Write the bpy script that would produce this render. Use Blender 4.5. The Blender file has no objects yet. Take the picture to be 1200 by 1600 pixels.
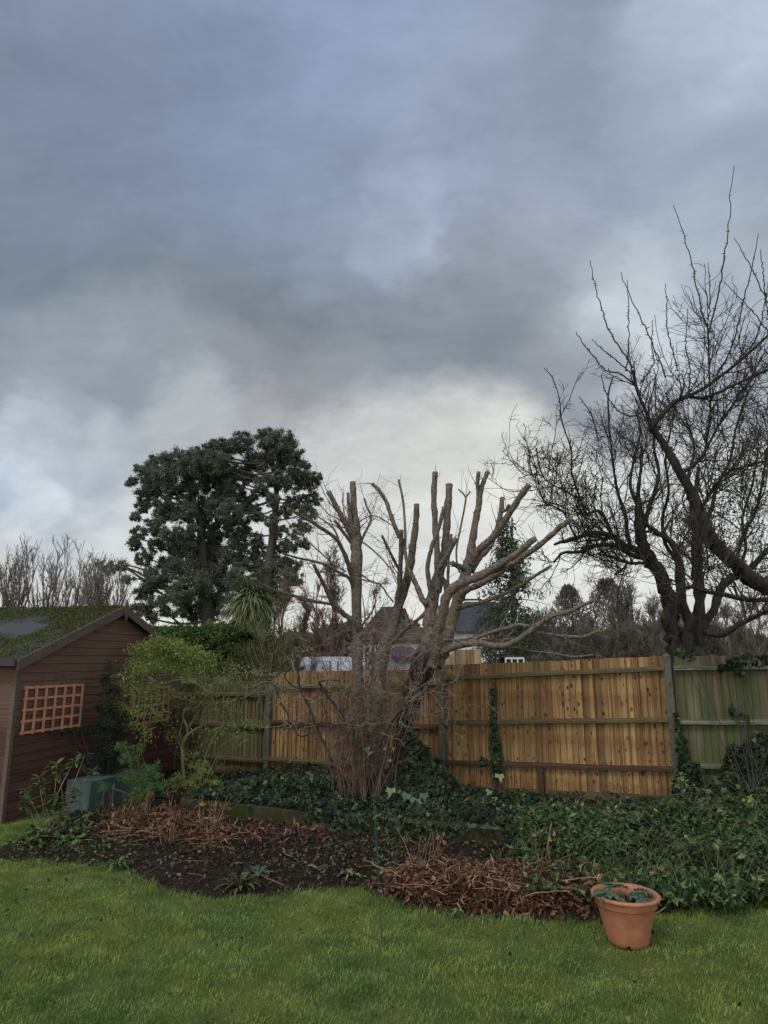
import bpy, math, random
import numpy as np
from mathutils import Vector
rnd = random.Random(7)
RG = np.random.default_rng(11)
SC = bpy.context.scene
COL = SC.collection

# ------------------------------------------------------------------ camera
F = 1080.0; PITCH = math.radians(12.0); EYE = 2.1
cd = bpy.data.cameras.new('camera'); cam = bpy.data.objects.new('camera', cd); COL.objects.link(cam)
cam.location = (0, 0, EYE); cam.rotation_euler = (math.radians(90) + PITCH, 0, 0)
cd.sensor_fit = 'VERTICAL'; cd.sensor_height = 36.0; cd.sensor_width = 27.0
cd.lens = 36.0 * F / 1600.0; cd.clip_start = 0.05; cd.clip_end = 5000
SC.camera = cam
SC.render.resolution_x = 768; SC.render.resolution_y = 1024

CP, SP = math.cos(PITCH), math.sin(PITCH)
def ray(px, py):
    cx = (px - 600) / F; cy = (800 - py) / F
    return cx, CP - cy * SP, SP + cy * CP
def at(px, py, Y):
    a, b, c = ray(px, py)
    return np.array([a / b * Y, Y, EYE + c / b * Y])
def on(px, py, z):
    a, b, c = ray(px, py); t = (z - EYE) / c
    return np.array([a * t, b * t, z])
def sdir(px, py):
    v = Vector(ray(px, py)); v.normalize(); return v

# ------------------------------------------------------------------ light
SUN_EL, SUN_AZ = 52, 215            # soft light through cloud, from behind the camera
sd = bpy.data.lights.new('sun', 'SUN'); so = bpy.data.objects.new('sun', sd); COL.objects.link(so)
sd.energy = 1.5; sd.angle = math.radians(22); sd.color = (1.0, 0.95, 0.87)
so.rotation_euler = (math.radians(90 - SUN_EL), 0, math.radians(180 - SUN_AZ))
so.location = (0, -5, 20)
SC.view_settings.view_transform = 'Standard'; SC.view_settings.look = 'None'
SC.view_settings.exposure = 0.0; SC.view_settings.gamma = 1.0; SC.view_settings.use_curve_mapping = False

def make_world():
    w = bpy.data.worlds.new('World'); SC.world = w; w.use_nodes = True
    nt = w.node_tree; N = nt.nodes; L = nt.links; N.clear()
    out = N.new('ShaderNodeOutputWorld')
    tc = N.new('ShaderNodeTexCoord')
    def math_(op, a, b=None, clamp=False):
        n = N.new('ShaderNodeMath'); n.operation = op; n.use_clamp = clamp
        for i, v in enumerate((a, b)):
            if v is None: continue
            if isinstance(v, (int, float)): n.inputs[i].default_value = v
            else: L.new(v, n.inputs[i])
        return n.outputs[0]
    def noise(vec, scale, detail=6, rough=.55, dist=0.0):
        n = N.new('ShaderNodeTexNoise'); n.inputs['Scale'].default_value = scale
        n.inputs['Detail'].default_value = detail; n.inputs['Roughness'].default_value = rough
        n.inputs['Distortion'].default_value = dist
        L.new(vec, n.inputs['Vector']); return n
    def mapr(v, a, b, c, d, smooth=True):
        n = N.new('ShaderNodeMapRange'); n.interpolation_type = 'SMOOTHSTEP' if smooth else 'LINEAR'
        for i, x in zip((1, 2, 3, 4), (a, b, c, d)): n.inputs[i].default_value = x
        L.new(v, n.inputs[0]); return n.outputs[0]
    def mix(f, a, b, mode='MIX'):
        n = N.new('ShaderNodeMix'); n.data_type = 'RGBA'; n.blend_type = mode
        if isinstance(f, (int, float)): n.inputs[0].default_value = f
        else: L.new(f, n.inputs[0])
        for i, v in ((6, a), (7, b)):
            if isinstance(v, tuple): n.inputs[i].default_value = (*v, 1)
            else: L.new(v, n.inputs[i])
        return n.outputs[2]
    D = tc.outputs['Generated']
    sep = N.new('ShaderNodeSeparateXYZ'); L.new(D, sep.inputs[0])
    zz = math_('ADD', math_('MAXIMUM', sep.outputs[2], 0.0), 0.62)
    cmb = N.new('ShaderNodeCombineXYZ')
    L.new(math_('DIVIDE', sep.outputs[0], zz), cmb.inputs[0]); L.new(math_('DIVIDE', sep.outputs[1], zz), cmb.inputs[1])
    L.new(math_('MULTIPLY', sep.outputs[2], 1.1), cmb.inputs[2])
    P = cmb.outputs[0]
    # warp direction by noise so that the cloud masses have ragged edges
    def warp(sc, amt):
        n = noise(P, sc, 5, .55)
        sub = N.new('ShaderNodeVectorMath'); sub.operation = 'SUBTRACT'; L.new(n.outputs['Color'], sub.inputs[0]); sub.inputs[1].default_value = (.5, .5, .5)
        mul = N.new('ShaderNodeVectorMath'); mul.operation = 'SCALE'; L.new(sub.outputs[0], mul.inputs[0]); mul.inputs['Scale'].default_value = amt
        return mul.outputs[0]
    ws = N.new('ShaderNodeVectorMath'); L.new(warp(5.2, .15), ws.inputs[0]); L.new(warp(16, .06), ws.inputs[1])
    add = N.new('ShaderNodeVectorMath'); L.new(D, add.inputs[0]); L.new(ws.outputs[0], add.inputs[1])
    nrm = N.new('ShaderNodeVectorMath'); nrm.operation = 'NORMALIZE'; L.new(add.outputs[0], nrm.inputs[0])
    W = nrm.outputs[0]
    # base tone by height above the horizon
    sw = N.new('ShaderNodeSeparateXYZ'); L.new(W, sw.inputs[0])
    ramp = N.new('ShaderNodeValToRGB'); L.new(sw.outputs[2], ramp.inputs[0])
    cr = ramp.color_ramp; cr.interpolation = 'EASE'
    def lin(r, g, b): return tuple(((c / 255 + .055) / 1.055) ** 2.4 if c > 10 else c / 3294 for c in (r, g, b))
    stops = [(0.0, lin(214, 214, 206)), (.2, lin(206, 210, 208)), (.27, lin(190, 195, 197)), (.33, lin(152, 158, 166)), (.38, lin(138, 145, 156)),
             (.5, lin(124, 136, 152)), (.68, lin(120, 134, 156)), (.9, lin(126, 140, 166))]
    cr.elements[0].position = stops[0][0]; cr.elements[0].color = (*stops[0][1], 1)
    cr.elements[1].position = stops[-1][0]; cr.elements[1].color = (*stops[-1][1], 1)
    for p, c in stops[1:-1]:
        e = cr.elements.new(p); e.color = (*c, 1)
    cur = ramp.outputs[0]
    blobs = [  # px, py, radius deg, colour, strength
        (60, 430, 17, (108, 124, 142), .7), (280, 330, 14, (106, 122, 138), .8), (430, 450, 10, (112, 124, 137), .8), (400, 520, 8, (115, 125, 137), .7),
        (420, 60, 12, (122, 146, 188), .8), (560, 190, 9, (132, 152, 188), .6), (700, 110, 9, (130, 146, 178), .5), (60, 20, 12, (118, 132, 160), .6), (200, 100, 9, (112, 128, 156), .5),
        (1150, 30, 5, (196, 208, 224), .9), (1080, 90, 5, (176, 192, 216), .7), (1190, 180, 7, (150, 166, 190), .5), (880, 220, 11, (134, 148, 170), .6), (980, 330, 7, (138, 154, 180), .5),
        (602, 385, 3.0, (186, 204, 228), .7), (630, 330, 3.0, (172, 190, 216), .5), (660, 300, 4, (150, 166, 194), .6), (800, 380, 5, (138, 151, 173), .5), (500, 330, 6, (118, 132, 154), .5), (710, 475, 4, (158, 166, 184), .55), (560, 420, 4, (140, 154, 178), .5),
        (1080, 480, 7, (166, 178, 192), .7), (950, 520, 5.5, (186, 198, 206), .85), (1010, 560, 4, (190, 200, 206), .6), (892, 540, 2.4, (202, 211, 218), .6), (830, 440, 5, (150, 158, 174), .6),
        (720, 570, 7, (121, 131, 144), .8), (840, 610, 6, (124, 133, 145), .85), (640, 600, 6, (127, 137, 149), .8), (560, 610, 4, (136, 144, 154), .6), (900, 645, 4.5, (142, 149, 158), .7),
        (400, 620, 5, (132, 138, 148), .75), (300, 590, 5, (142, 150, 160), .6), (180, 560, 5, (146, 156, 168), .6), (60, 600, 5, (138, 150, 164), .6), (500, 650, 4, (150, 152, 156), .5),
        (620, 750, 6.5, (212, 213, 206), .7), (540, 730, 4, (196, 199, 197), .5), (740, 740, 6, (210, 212, 204), .65), (820, 750, 5, (218, 218, 208), .6), (400, 660, 3, (176, 178, 180), .5),
        (290, 650, 3.5, (188, 196, 200), .6), (90, 725, 4, (176, 188, 198), .6), (160, 700, 3, (182, 192, 202), .6), (10, 765, 2.6, (158, 184, 216), .6), (30, 690, 2.5, (196, 208, 220), .7), (120, 800, 4, (168, 180, 196), .6),
        (180, 820, 3, (210, 214, 214), .6), (40, 790, 2, (206, 214, 222), .7), (60, 650, 3, (146, 156, 168), .6), (150, 760, 2.2, (158, 170, 186), .6),
    ]
    for px, py, r, c, s in blobs:
        d = sdir(px, py)
        dp = N.new('ShaderNodeVectorMath'); dp.operation = 'DOT_PRODUCT'; L.new(W, dp.inputs[0]); dp.inputs[1].default_value = d
        f = mapr(dp.outputs['Value'], math.cos(math.radians(r * 1.45)), math.cos(math.radians(r * .15)), 0, s)
        cur = mix(f, cur, lin(*c))
    # cloud texture at several scales
    mp = N.new('ShaderNodeMapping'); L.new(P, mp.inputs[0]); mp.inputs['Rotation'].default_value = (0, 0, math.radians(35)); mp.inputs['Scale'].default_value = (1, 1.5, 1)
    n1 = noise(mp.outputs[0], 2.2, 9, .56, .6); f1 = mapr(n1.outputs['Fac'], .3, .7, .87, 1.13, False)
    cur = mix(1.0, cur, f1, 'MULTIPLY')
    n2 = noise(mp.outputs[0], 6.5, 10, .62, .6); f2 = mapr(n2.outputs['Fac'], .3, .7, .92, 1.08, False)
    cur = mix(1.0, cur, f2, 'MULTIPLY')
    mp2 = N.new('ShaderNodeMapping'); L.new(P, mp2.inputs[0]); mp2.inputs['Rotation'].default_value = (0, 0, math.radians(50)); mp2.inputs['Scale'].default_value = (1, 1.9, 1)
    n3 = noise(mp2.outputs[0], 17, 6, .62, .7); f3 = mapr(n3.outputs['Fac'], .34, .68, .967, 1.04, False)
    cur = mix(1.0, cur, f3, 'MULTIPLY')
    # added boost of the unseen sky behind the camera, lights surfaces facing it
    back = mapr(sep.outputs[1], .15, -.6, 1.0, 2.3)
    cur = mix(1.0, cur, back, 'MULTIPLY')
    hs = N.new('ShaderNodeHueSaturation'); hs.inputs['Saturation'].default_value = .80; L.new(cur, hs.inputs['Color']); cur = hs.outputs[0]
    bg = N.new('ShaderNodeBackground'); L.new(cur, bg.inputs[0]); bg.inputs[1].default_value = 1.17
    sky = N.new('ShaderNodeTexSky'); sky.sky_type = 'NISHITA'; sky.sun_disc = False
    sky.sun_elevation = math.radians(SUN_EL); sky.sun_rotation = math.radians(SUN_AZ)
    bs = N.new('ShaderNodeBackground'); L.new(sky.outputs[0], bs.inputs[0]); bs.inputs[1].default_value = 0.06
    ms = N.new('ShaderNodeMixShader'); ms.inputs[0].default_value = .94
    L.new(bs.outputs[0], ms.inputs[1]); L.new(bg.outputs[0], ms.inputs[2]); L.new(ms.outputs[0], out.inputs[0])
make_world()

# ------------------------------------------------------------------ mesh helpers
class MB:
    def __init__(s): s.V = []; s.Q = []; s.T = []; s.n = 0
    def add(s, V, Q=None, T=None):
        V = np.asarray(V, float).reshape(-1, 3)
        if Q is not None and len(Q): s.Q.append(np.asarray(Q, int).reshape(-1, 4) + s.n)
        if T is not None and len(T): s.T.append(np.asarray(T, int).reshape(-1, 3) + s.n)
        s.V.append(V); s.n += len(V)
    def box(s, x0, x1, y0, y1, z0, z1):
        V = [(x, y, z) for z in (z0, z1) for y in (y0, y1) for x in (x0, x1)]
        s.add(V, [(0, 2, 3, 1), (4, 5, 7, 6), (0, 1, 5, 4), (2, 6, 7, 3), (0, 4, 6, 2), (1, 3, 7, 5)])
    def hexa(s, V):      # 8 corners in box order
        s.add(V, [(0, 2, 3, 1), (4, 5, 7, 6), (0, 1, 5, 4), (2, 6, 7, 3), (0, 4, 6, 2), (1, 3, 7, 5)])
    def beam(s, a, b, w, h, up=(0, 0, 1)):
        a = np.array(a, float); b = np.array(b, float); t = b - a; t /= np.linalg.norm(t)
        u = np.array(up, float); x = np.cross(t, u); x /= np.linalg.norm(x); u = np.cross(x, t)
        V = [p + x * i * w / 2 + u * j * h / 2 for p in (a, b) for j in (-1, 1) for i in (-1, 1)]
        s.hexa(V)
    def tubes(s, P, R, sides=5, cap=True, rough=0.0):   # P (N,K,3), R (N,K)
        P = np.asarray(P, float); R = np.asarray(R, float)
        if P.ndim == 2: P = P[None]; R = R[None]
        n, K, _ = P.shape
        t = np.gradient(P, axis=1); t /= np.linalg.norm(t, axis=2, keepdims=True) + 1e-9
        m = np.abs(t.mean(axis=1)); ref = np.zeros((n, 3)); ref[np.arange(n), m.argmin(axis=1)] = 1
        a = np.cross(t, ref[:, None, :]); a /= np.linalg.norm(a, axis=2, keepdims=True) + 1e-9
        b = np.cross(t, a)
        th = np.arange(sides) / sides * 2 * np.pi
        rr = R[:, :, None] * np.ones(sides)
        if rough > 0: rr = rr * (1 + rough * RG.standard_normal(rr.shape).clip(-2, 2))
        V = P[:, :, None, :] + rr[..., None] * (np.cos(th)[:, None] * a[:, :, None, :] + np.sin(th)[:, None] * b[:, :, None, :])
        base = (np.arange(n) * K * sides)[:, None, None]
        k = (np.arange(K - 1) * sides)[None, :, None]; j = np.arange(sides)[None, None, :]; j2 = (j + 1) % sides
        Q = np.stack([base + k + j, base + k + j2, base + k + sides + j2, base + k + sides + j], -1).reshape(-1, 4)
        T = None
        if cap:
            jj = np.arange(1, sides - 1)[None, :]
            e = (np.arange(n) * K * sides + (K - 1) * sides)[:, None]
            T = np.stack([e + 0 * jj, e + jj, e + jj + 1], -1).reshape(-1, 3)
        s.add(V.reshape(-1, 3), Q, T)
    def leaves(s, C, size, template='leaf', nrm=None, spread=1.0, tipdir=None, aspect=1.0, curl=.25):
        """C (N,3) centres; each leaf its own small mesh island"""
        n = len(C)
        if n == 0: return
        if template == 'leaf':   # two folded halves
            T0 = np.array([(0, 0, 0), (.26, .45, .10), (0, 1, -curl), (-.26, .45, .10), (0, .5, 0)]) ; Tq = [(0, 1, 4), (1, 2, 4), (4, 2, 3), (0, 4, 3)]
        elif template == 'ivy':
            T0 = np.array([(0, 0, 0), (.42, -.12, .02), (.55, .35, -.05), (.25, .45, .04), (0, 1, -.1), (-.25, .45, .04), (-.55, .35, -.05), (-.42, -.12, .02)])
            Tq = [(0, 1, 2), (0, 2, 3), (0, 3, 4), (0, 4, 5), (0, 5, 6), (0, 6, 7)]
        elif template == 'needle':
            T0 = np.array([(-.09, 0, 0), (.09, 0, 0), (0, 1, -curl * .5)]); Tq = [(0, 1, 2)]
        elif template == 'spray':
            T0 = np.array([(0, 0, 0), (.3, .4, .05), (0, 1, -curl), (-.3, .5, -.05)]); Tq = [(0, 1, 2), (0, 2, 3)]
        elif template == 'litter':
            T0 = np.array([(0, 0, 0), (.3, .3, .2), (.2, .8, -.1), (-.05, 1, .15), (-.3, .7, .1), (-.3, .25, -.05)])
            Tq = [(0, 1, 2), (0, 2, 3), (0, 3, 4), (0, 4, 5)]
        T0 = T0 * np.array([aspect, 1, 1])
        y = RG.standard_normal((n, 3))
        if tipdir is not None: y = y * spread + np.asarray(tipdir)
        y /= np.linalg.norm(y, axis=1, keepdims=True)
        z = RG.standard_normal((n, 3))
        if nrm is not None: z = z * spread * .6 + np.asarray(nrm)
        x = np.cross(y, z); x /= np.linalg.norm(x, axis=1, keepdims=True) + 1e-9
        if nrm is not None:   # keep the normal, bend the tip into the leaf plane
            z /= np.linalg.norm(z, axis=1, keepdims=True); y = np.cross(z, x)
        else: z = np.cross(x, y)
        sz = np.asarray(size) * (RG.uniform(.6, 1.25, n))
        V = C[:, None, :] + sz[:, None, None] * (T0[None, :, 0:1] * x[:, None] + T0[None, :, 1:2] * y[:, None] + T0[None, :, 2:3] * z[:, None])
        k = len(T0); T = (np.arange(n)[:, None, None] * k + np.array(Tq)[None]).reshape(-1, 3)
        s.add(V.reshape(-1, 3), None, T)
    def build(s, name, mat, parent=None, smooth=False, world=True):
        V = np.concatenate(s.V) if s.V else np.zeros((0, 3))
        if parent is not None and world:
            M = parent.matrix_world if False else None
            V = V - np.array(base_of(parent))
        me = bpy.data.meshes.new(name)
        Q = np.concatenate(s.Q) if s.Q else np.zeros((0, 4), int); T = np.concatenate(s.T) if s.T else np.zeros((0, 3), int)
        me.vertices.add(len(V)); me.vertices.foreach_set('co', V.astype(np.float32).ravel())
        nl = Q.size + T.size; me.loops.add(nl)
        me.loops.foreach_set('vertex_index', np.concatenate([Q.ravel(), T.ravel()]).astype(np.int32))
        npoly = len(Q) + len(T); me.polygons.add(npoly)
        ls = np.concatenate([np.arange(len(Q)) * 4, Q.size + np.arange(len(T)) * 3]).astype(np.int32)
        me.polygons.foreach_set('loop_start', ls)
        me.polygons.foreach_set('use_smooth', np.full(npoly, bool(smooth)))
        me.update(calc_edges=True); me.validate()
        me.materials.append(mat)
        o = bpy.data.objects.new(name, me); COL.objects.link(o)
        if parent is not None: o.parent = parent
        return o
def base_of(o):
    b = Vector(o.location)
    while o.parent: o = o.parent; b += Vector(o.location)
    return b
def tag(o, label=None, cat=None, group=None, kind=None):
    if label: o['label'] = label
    if cat: o['category'] = cat
    if group: o['group'] = group
    if kind: o['kind'] = kind
    return o
def thing(name, label, cat, loc=(0, 0, 0), rotz=0, group=None):
    o = bpy.data.objects.new(name, None); COL.objects.link(o); o.empty_display_size = .1
    o.location = Vector([float(v) for v in loc]); o.rotation_euler = (0, 0, rotz)
    return tag(o, label, cat, group)

# ------------------------------------------------------------------ materials
def new_mat(name, rough=.8, spec=.3):
    m = bpy.data.materials.new(name); m.use_nodes = True
    b = m.node_tree.nodes['Principled BSDF']; b.inputs['Roughness'].default_value = rough
    b.inputs['Specular IOR Level'].default_value = spec
    return m, m.node_tree.nodes, m.node_tree.links, b
class G:
    def __init__(s, m): s.N = m.node_tree.nodes; s.L = m.node_tree.links; s.tc = s.N.new('ShaderNodeTexCoord'); s.geo = None
    def coord(s, scale=(1, 1, 1), rot=(0, 0, 0), island=False, src='Object'):
        mp = s.N.new('ShaderNodeMapping'); s.L.new(s.tc.outputs[src], mp.inputs[0])
        mp.inputs['Scale'].default_value = scale; mp.inputs['Rotation'].default_value = rot
        if island:
            c = s.N.new('ShaderNodeCombineXYZ')
            m = s.math('MULTIPLY', s.island(), 37.0)
            s.L.new(m, c.inputs[0]); s.L.new(m, c.inputs[1]); s.L.new(m, c.inputs[2]); s.L.new(c.outputs[0], mp.inputs['Location'])
        return mp.outputs[0]
    def island(s):
        if s.geo is None: s.geo = s.N.new('ShaderNodeNewGeometry')
        return s.geo.outputs['Random Per Island']
    def noise(s, vec, scale, detail=4, rough=.55, dist=0):
        n = s.N.new('ShaderNodeTexNoise'); s.L.new(vec, n.inputs['Vector']); n.inputs['Scale'].default_value = scale
        n.inputs['Detail'].default_value = detail; n.inputs['Roughness'].default_value = rough; n.inputs['Distortion'].default_value = dist
        return n.outputs['Fac']
    def vor(s, vec, scale):
        n = s.N.new('ShaderNodeTexVoronoi'); s.L.new(vec, n.inputs['Vector']); n.inputs['Scale'].default_value = scale; return n.outputs['Distance']
    def rng(s, v, a, b, c=0., d=1.):
        n = s.N.new('ShaderNodeMapRange'); n.interpolation_type = 'SMOOTHSTEP'
        for i, x in zip((1, 2, 3, 4), (a, b, c, d)): n.inputs[i].default_value = x
        s.L.new(v, n.inputs[0]); return n.outputs[0]
    def math(s, op, a, b=None):
        n = s.N.new('ShaderNodeMath'); n.operation = op
        for i, v in enumerate((a, b)):
            if v is None: continue
            if isinstance(v, (int, float)): n.inputs[i].default_value = v
            else: s.L.new(v, n.inputs[i])
        return n.outputs[0]
    def mix(s, f, a, b, mode='MIX'):
        n = s.N.new('ShaderNodeMix'); n.data_type = 'RGBA'; n.blend_type = mode
        if isinstance(f, (int, float)): n.inputs[0].default_value = f
        else: s.L.new(f, n.inputs[0])
        for i, v in ((6, a), (7, b)):
            if isinstance(v, tuple): n.inputs[i].default_value = (*v, 1)
            else: s.L.new(v, n.inputs[i])
        return n.outputs[2]
    def ramp(s, v, stops):
        n = s.N.new('ShaderNodeValToRGB'); s.L.new(v, n.inputs[0]); cr = n.color_ramp
        cr.elements[0].position = stops[0][0]; cr.elements[0].color = (*stops[0][1], 1)
        cr.elements[1].position = stops[-1][0]; cr.elements[1].color = (*stops[-1][1], 1)
        for p, c in stops[1:-1]: e = cr.elements.new(p); e.color = (*c, 1)
        return n.outputs[0]
    def bump(s, b, h, strength=.4, dist=.01):
        n = s.N.new('ShaderNodeBump'); n.inputs['Strength'].default_value = strength; n.inputs['Distance'].default_value = dist
        s.L.new(h, n.inputs['Height']); s.L.new(n.outputs[0], b.inputs['Normal'])
    def z(s):
        n = s.N.new('ShaderNodeSeparateXYZ'); s.L.new(s.tc.outputs['Object'], n.inputs[0]); return n.outputs[2]

def leaf_mat(name, stops, rough=.6, spec=.2, trans=.12, patch=None):
    m, N, L, b = new_mat(name, rough, spec); g = G(m)
    c = g.ramp(g.island(), stops)
    n = g.noise(g.coord(), 2.2, 3)
    c = g.mix(1.0, c, g.ramp(n, [(.25, (.66,) * 3), (.75, (1.25,) * 3)]), 'MULTIPLY')
    if patch: c = g.mix(g.rng(g.noise(g.coord((1, 1, 1), (0, 0, .4)), patch[0], 3), .5, .62), c, patch[1])
    L.new(c, b.inputs['Base Color'])
    if trans > 0:
        t = N.new('ShaderNodeBsdfTranslucent'); L.new(c, t.inputs[0]); ms = N.new('ShaderNodeMixShader'); ms.inputs[0].default_value = trans
        out = N['Material Output']; L.new(b.outputs[0], ms.inputs[1]); L.new(t.outputs[0], ms.inputs[2]); L.new(ms.outputs[0], out.inputs[0])
    return m
def bark_mat(name, c1, c2, c3=None, c3amt=(.55, .7), scale=14, rings=False, dark=None, rough=.85, bump=.5):
    m, N, L, b = new_mat(name, rough, .25); g = G(m)
    v = g.coord((1, 1, .35) if not rings else (1, 1, 2.2))
    n = g.noise(v, scale, 6, .62)
    c = g.mix(g.rng(n, .32, .68), c1, c2)
    if c3: c = g.mix(g.rng(g.noise(g.coord(), 2.6, 5, .6), *c3amt), c, c3)
    sp = g.noise(g.coord((1, 1, 3)), 45, 2); c = g.mix(g.rng(sp, .62, .72, 0, .55), c, tuple(x * .35 for x in c1))
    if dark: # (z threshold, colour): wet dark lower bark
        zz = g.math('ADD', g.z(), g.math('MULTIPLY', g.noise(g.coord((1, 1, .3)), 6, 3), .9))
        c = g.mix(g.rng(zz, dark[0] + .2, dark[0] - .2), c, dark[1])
    L.new(c, b.inputs['Base Color']); g.bump(b, n, bump, .02)
    return m
def simple_mat(name, c1, c2, scale=8, rough=.8, spec=.3, stretch=(1, 1, 1), bump=.2, c3=None, dist=.005):
    m, N, L, b = new_mat(name, rough, spec); g = G(m)
    n = g.noise(g.coord(stretch), scale, 6, .6)
    c = g.mix(g.rng(n, .3, .7), c1, c2)
    if c3: c = g.mix(g.rng(g.noise(g.coord(), scale * .23, 5, .65), .5, .64), c, c3)
    L.new(c, b.inputs['Base Color'])
    if bump: g.bump(b, n, bump, dist)
    return m

def board_mat(name, base, pale, grey, green=None, green_rng=(.5, .65), stain=(.1, .035, .014), knots=True, rails=()):
    m, N, L, b = new_mat(name, .85, .2); g = G(m)
    gr = g.noise(g.coord((40, 40, 1.6), island=True), 1.0, 5, .6, .8)
    c = g.mix(g.rng(gr, .3, .7), base, pale)
    c = g.mix(1.0, c, g.ramp(g.island(), [(0, (.55, .53, .50)), (.5, (.95, .95, .95)), (1, (1.25, 1.22, 1.18))]), 'MULTIPLY')
    c = g.mix(g.rng(g.noise(g.coord((5, 5, .8)), 1.1, 4, .6), .48, .72, 0, .65), c, grey)
    if knots:
        kn = g.math('ADD', g.vor(g.coord((11, 11, 7.5), island=True), 1.0), g.math('MULTIPLY', g.noise(g.coord((2, 2, 2), island=True), 2.3, 2), .55)); kn = g.math('SUBTRACT', kn, .24)
        c = g.mix(g.rng(kn, .30, .12, 0, .92), c, (.055, .02, .008))
    c = g.mix(g.rng(g.noise(g.coord((2.2, 2.2, 1.3)), 1.6, 6, .7), .57, .72, 0, .65), c, stain)
    c = g.mix(g.rng(g.math('ADD', g.z(), g.math('MULTIPLY', g.noise(g.coord((8, 8, .6)), 1.5, 4), .5)), .62, .30, 0, .75), c, stain)   # damp base
    for z0 in rails:   # rust-brown runs beneath each rail
        zz = g.math('ADD', g.z(), g.math('MULTIPLY', g.noise(g.coord((9, 9, .5)), 2.0, 3), .22))
        up = g.rng(zz, z0 - .1, z0 + .06); dn = g.rng(zz, z0 + .16, z0 + .1)
        c = g.mix(g.math('MULTIPLY', g.math('MULTIPLY', up, dn), .28), c, stain)
    c = g.mix(g.rng(g.noise(g.coord((16, 16, .28)), 1.3, 4, .6), .49, .64, 0, .7), c, tuple(v * 1.1 for v in stain))   # long damp runs
    if green:
        c = g.mix(g.rng(g.noise(g.coord((3.2, 3.2, .35)), 1.5, 5, .6), *green_rng), c, green)
    L.new(c, b.inputs['Base Color']); g.bump(b, gr, .35, .004)
    return m

M = {}
M['tan_boards'] = board_mat('tan_boards', (.235, .135, .056), (.40, .265, .12), (.15, .11, .065), rails=(.42, 1.02, 1.6), green=(.12, .12, .035), green_rng=(.66, .8))
M['dull_boards'] = board_mat('dull_boards', (.13, .12, .06), (.19, .17, .09), (.10, .115, .055), green=(.085, .105, .045), green_rng=(.45, .65), knots=False)
M['green_boards'] = board_mat('green_boards', (.12, .10, .065), (.18, .155, .11), (.08, .07, .055), green=(.075, .095, .036), green_rng=(.40, .62), knots=False)
M['rail'] = simple_mat('rail_timber', (.13, .095, .045), (.07, .055, .03), 7, stretch=(.5, 6, 6), bump=.3, c3=(.10, .11, .04))
M['gravel'] = simple_mat('gravel_board_timber', (.13, .08, .045), (.075, .045, .026), 7, stretch=(.5, 6, 6), bump=.3)
M['rail_dark'] = simple_mat('rail_dark', (.085, .045, .024), (.04, .022, .013), 7, stretch=(.5, 6, 6), bump=.3)
M['rail_grey'] = simple_mat('rail_grey', (.2, .19, .14), (.07, .065, .045), 6, stretch=(.5, 6, 6), bump=.4, c3=(.06, .075, .03))
M['concrete'] = simple_mat('concrete', (.13, .12, .095), (.075, .07, .055), 30, .9, bump=.4, c3=(.06, .065, .035))
M['wall'] = simple_mat('wall_concrete', (.062, .055, .034), (.022, .024, .013), 11, .95, .05, bump=1.0, c3=(.032, .045, .010), dist=.02)
M['bark'] = bark_mat('pollard_bark', (.06, .047, .033), (.215, .178, .128), (.12, .125, .075), rings=True, scale=19, bump=.6)
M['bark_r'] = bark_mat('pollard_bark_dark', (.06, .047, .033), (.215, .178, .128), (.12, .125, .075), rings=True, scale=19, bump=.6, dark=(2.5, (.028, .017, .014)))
M['bark_old'] = bark_mat('old_bark', (.014, .012, .010), (.045, .038, .030), (.045, .055, .016), (.56, .68), scale=14, bump=.9)
M['twig_dark'] = bark_mat('twig_dark', (.035, .030, .026), (.065, .056, .047), None, scale=6, bump=0.1)
M['twig_pale'] = bark_mat('twig_pale', (.16, .13, .10), (.28, .235, .18), (.16, .15, .08), scale=6, bump=0.1)
M['twig_red'] = bark_mat('twig_red', (.085, .052, .040), (.17, .115, .085), None, scale=5, bump=0.1)
M['twig_far'] = bark_mat('twig_far', (.10, .088, .074), (.16, .142, .12), None, scale=5, bump=0.1)
M['twig_green'] = bark_mat('twig_green', (.10, .10, .05), (.16, .15, .08), None, scale=6, bump=0.1)
M['cut'] = simple_mat('cut_wood', (.30, .19, .09), (.22, .13, .06), 60, bump=.1)
M['euc'] = leaf_mat('evergreen_leaves', [(0, (.085, .105, .08)), (.5, (.145, .17, .125)), (.85, (.21, .23, .165)), (1, (.30, .30, .21))], trans=.35)
M['conifer'] = leaf_mat('conifer_leaves', [(0, (.05, .07, .04)), (.6, (.085, .11, .06)), (1, (.14, .16, .09))], trans=.3)
M['hedge'] = leaf_mat('hedge_leaves', [(0, (.035, .07, .018)), (.6, (.065, .12, .028)), (1, (.11, .17, .045))])
M['gold'] = leaf_mat('gold_leaves', [(0, (.10, .12, .02)), (1, (.24, .22, .04))])
M['yellowgreen'] = leaf_mat('yellowgreen_leaves', [(0, (.12, .16, .035)), (.5, (.24, .30, .075)), (1, (.38, .44, .14))], trans=.35)
M['lime'] = leaf_mat('fern_green_leaves', [(0, (.05, .11, .03)), (.5, (.09, .19, .05)), (1, (.16, .27, .09))], trans=.25)
M['olive'] = leaf_mat('olive_leaves', [(0, (.05, .055, .022)), (1, (.12, .12, .05))])
M['darkleaf'] = leaf_mat('dark_leaves', [(0, (.012, .024, .014)), (.7, (.025, .04, .022)), (1, (.05, .07, .035))])
M['ivy'] = leaf_mat('ivy_leaves', [(0, (.008, .018, .008)), (.6, (.022, .038, .016)), (.92, (.05, .075, .03)), (1, (.15, .17, .06))], rough=.45, spec=.22, trans=.05)
M['shrubleaf'] = leaf_mat('shrub_leaves', [(0, (.02, .045, .018)), (.5, (.055, .105, .036)), (.88, (.13, .20, .075)), (1, (.28, .34, .12))], rough=.5, spec=.25)
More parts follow.
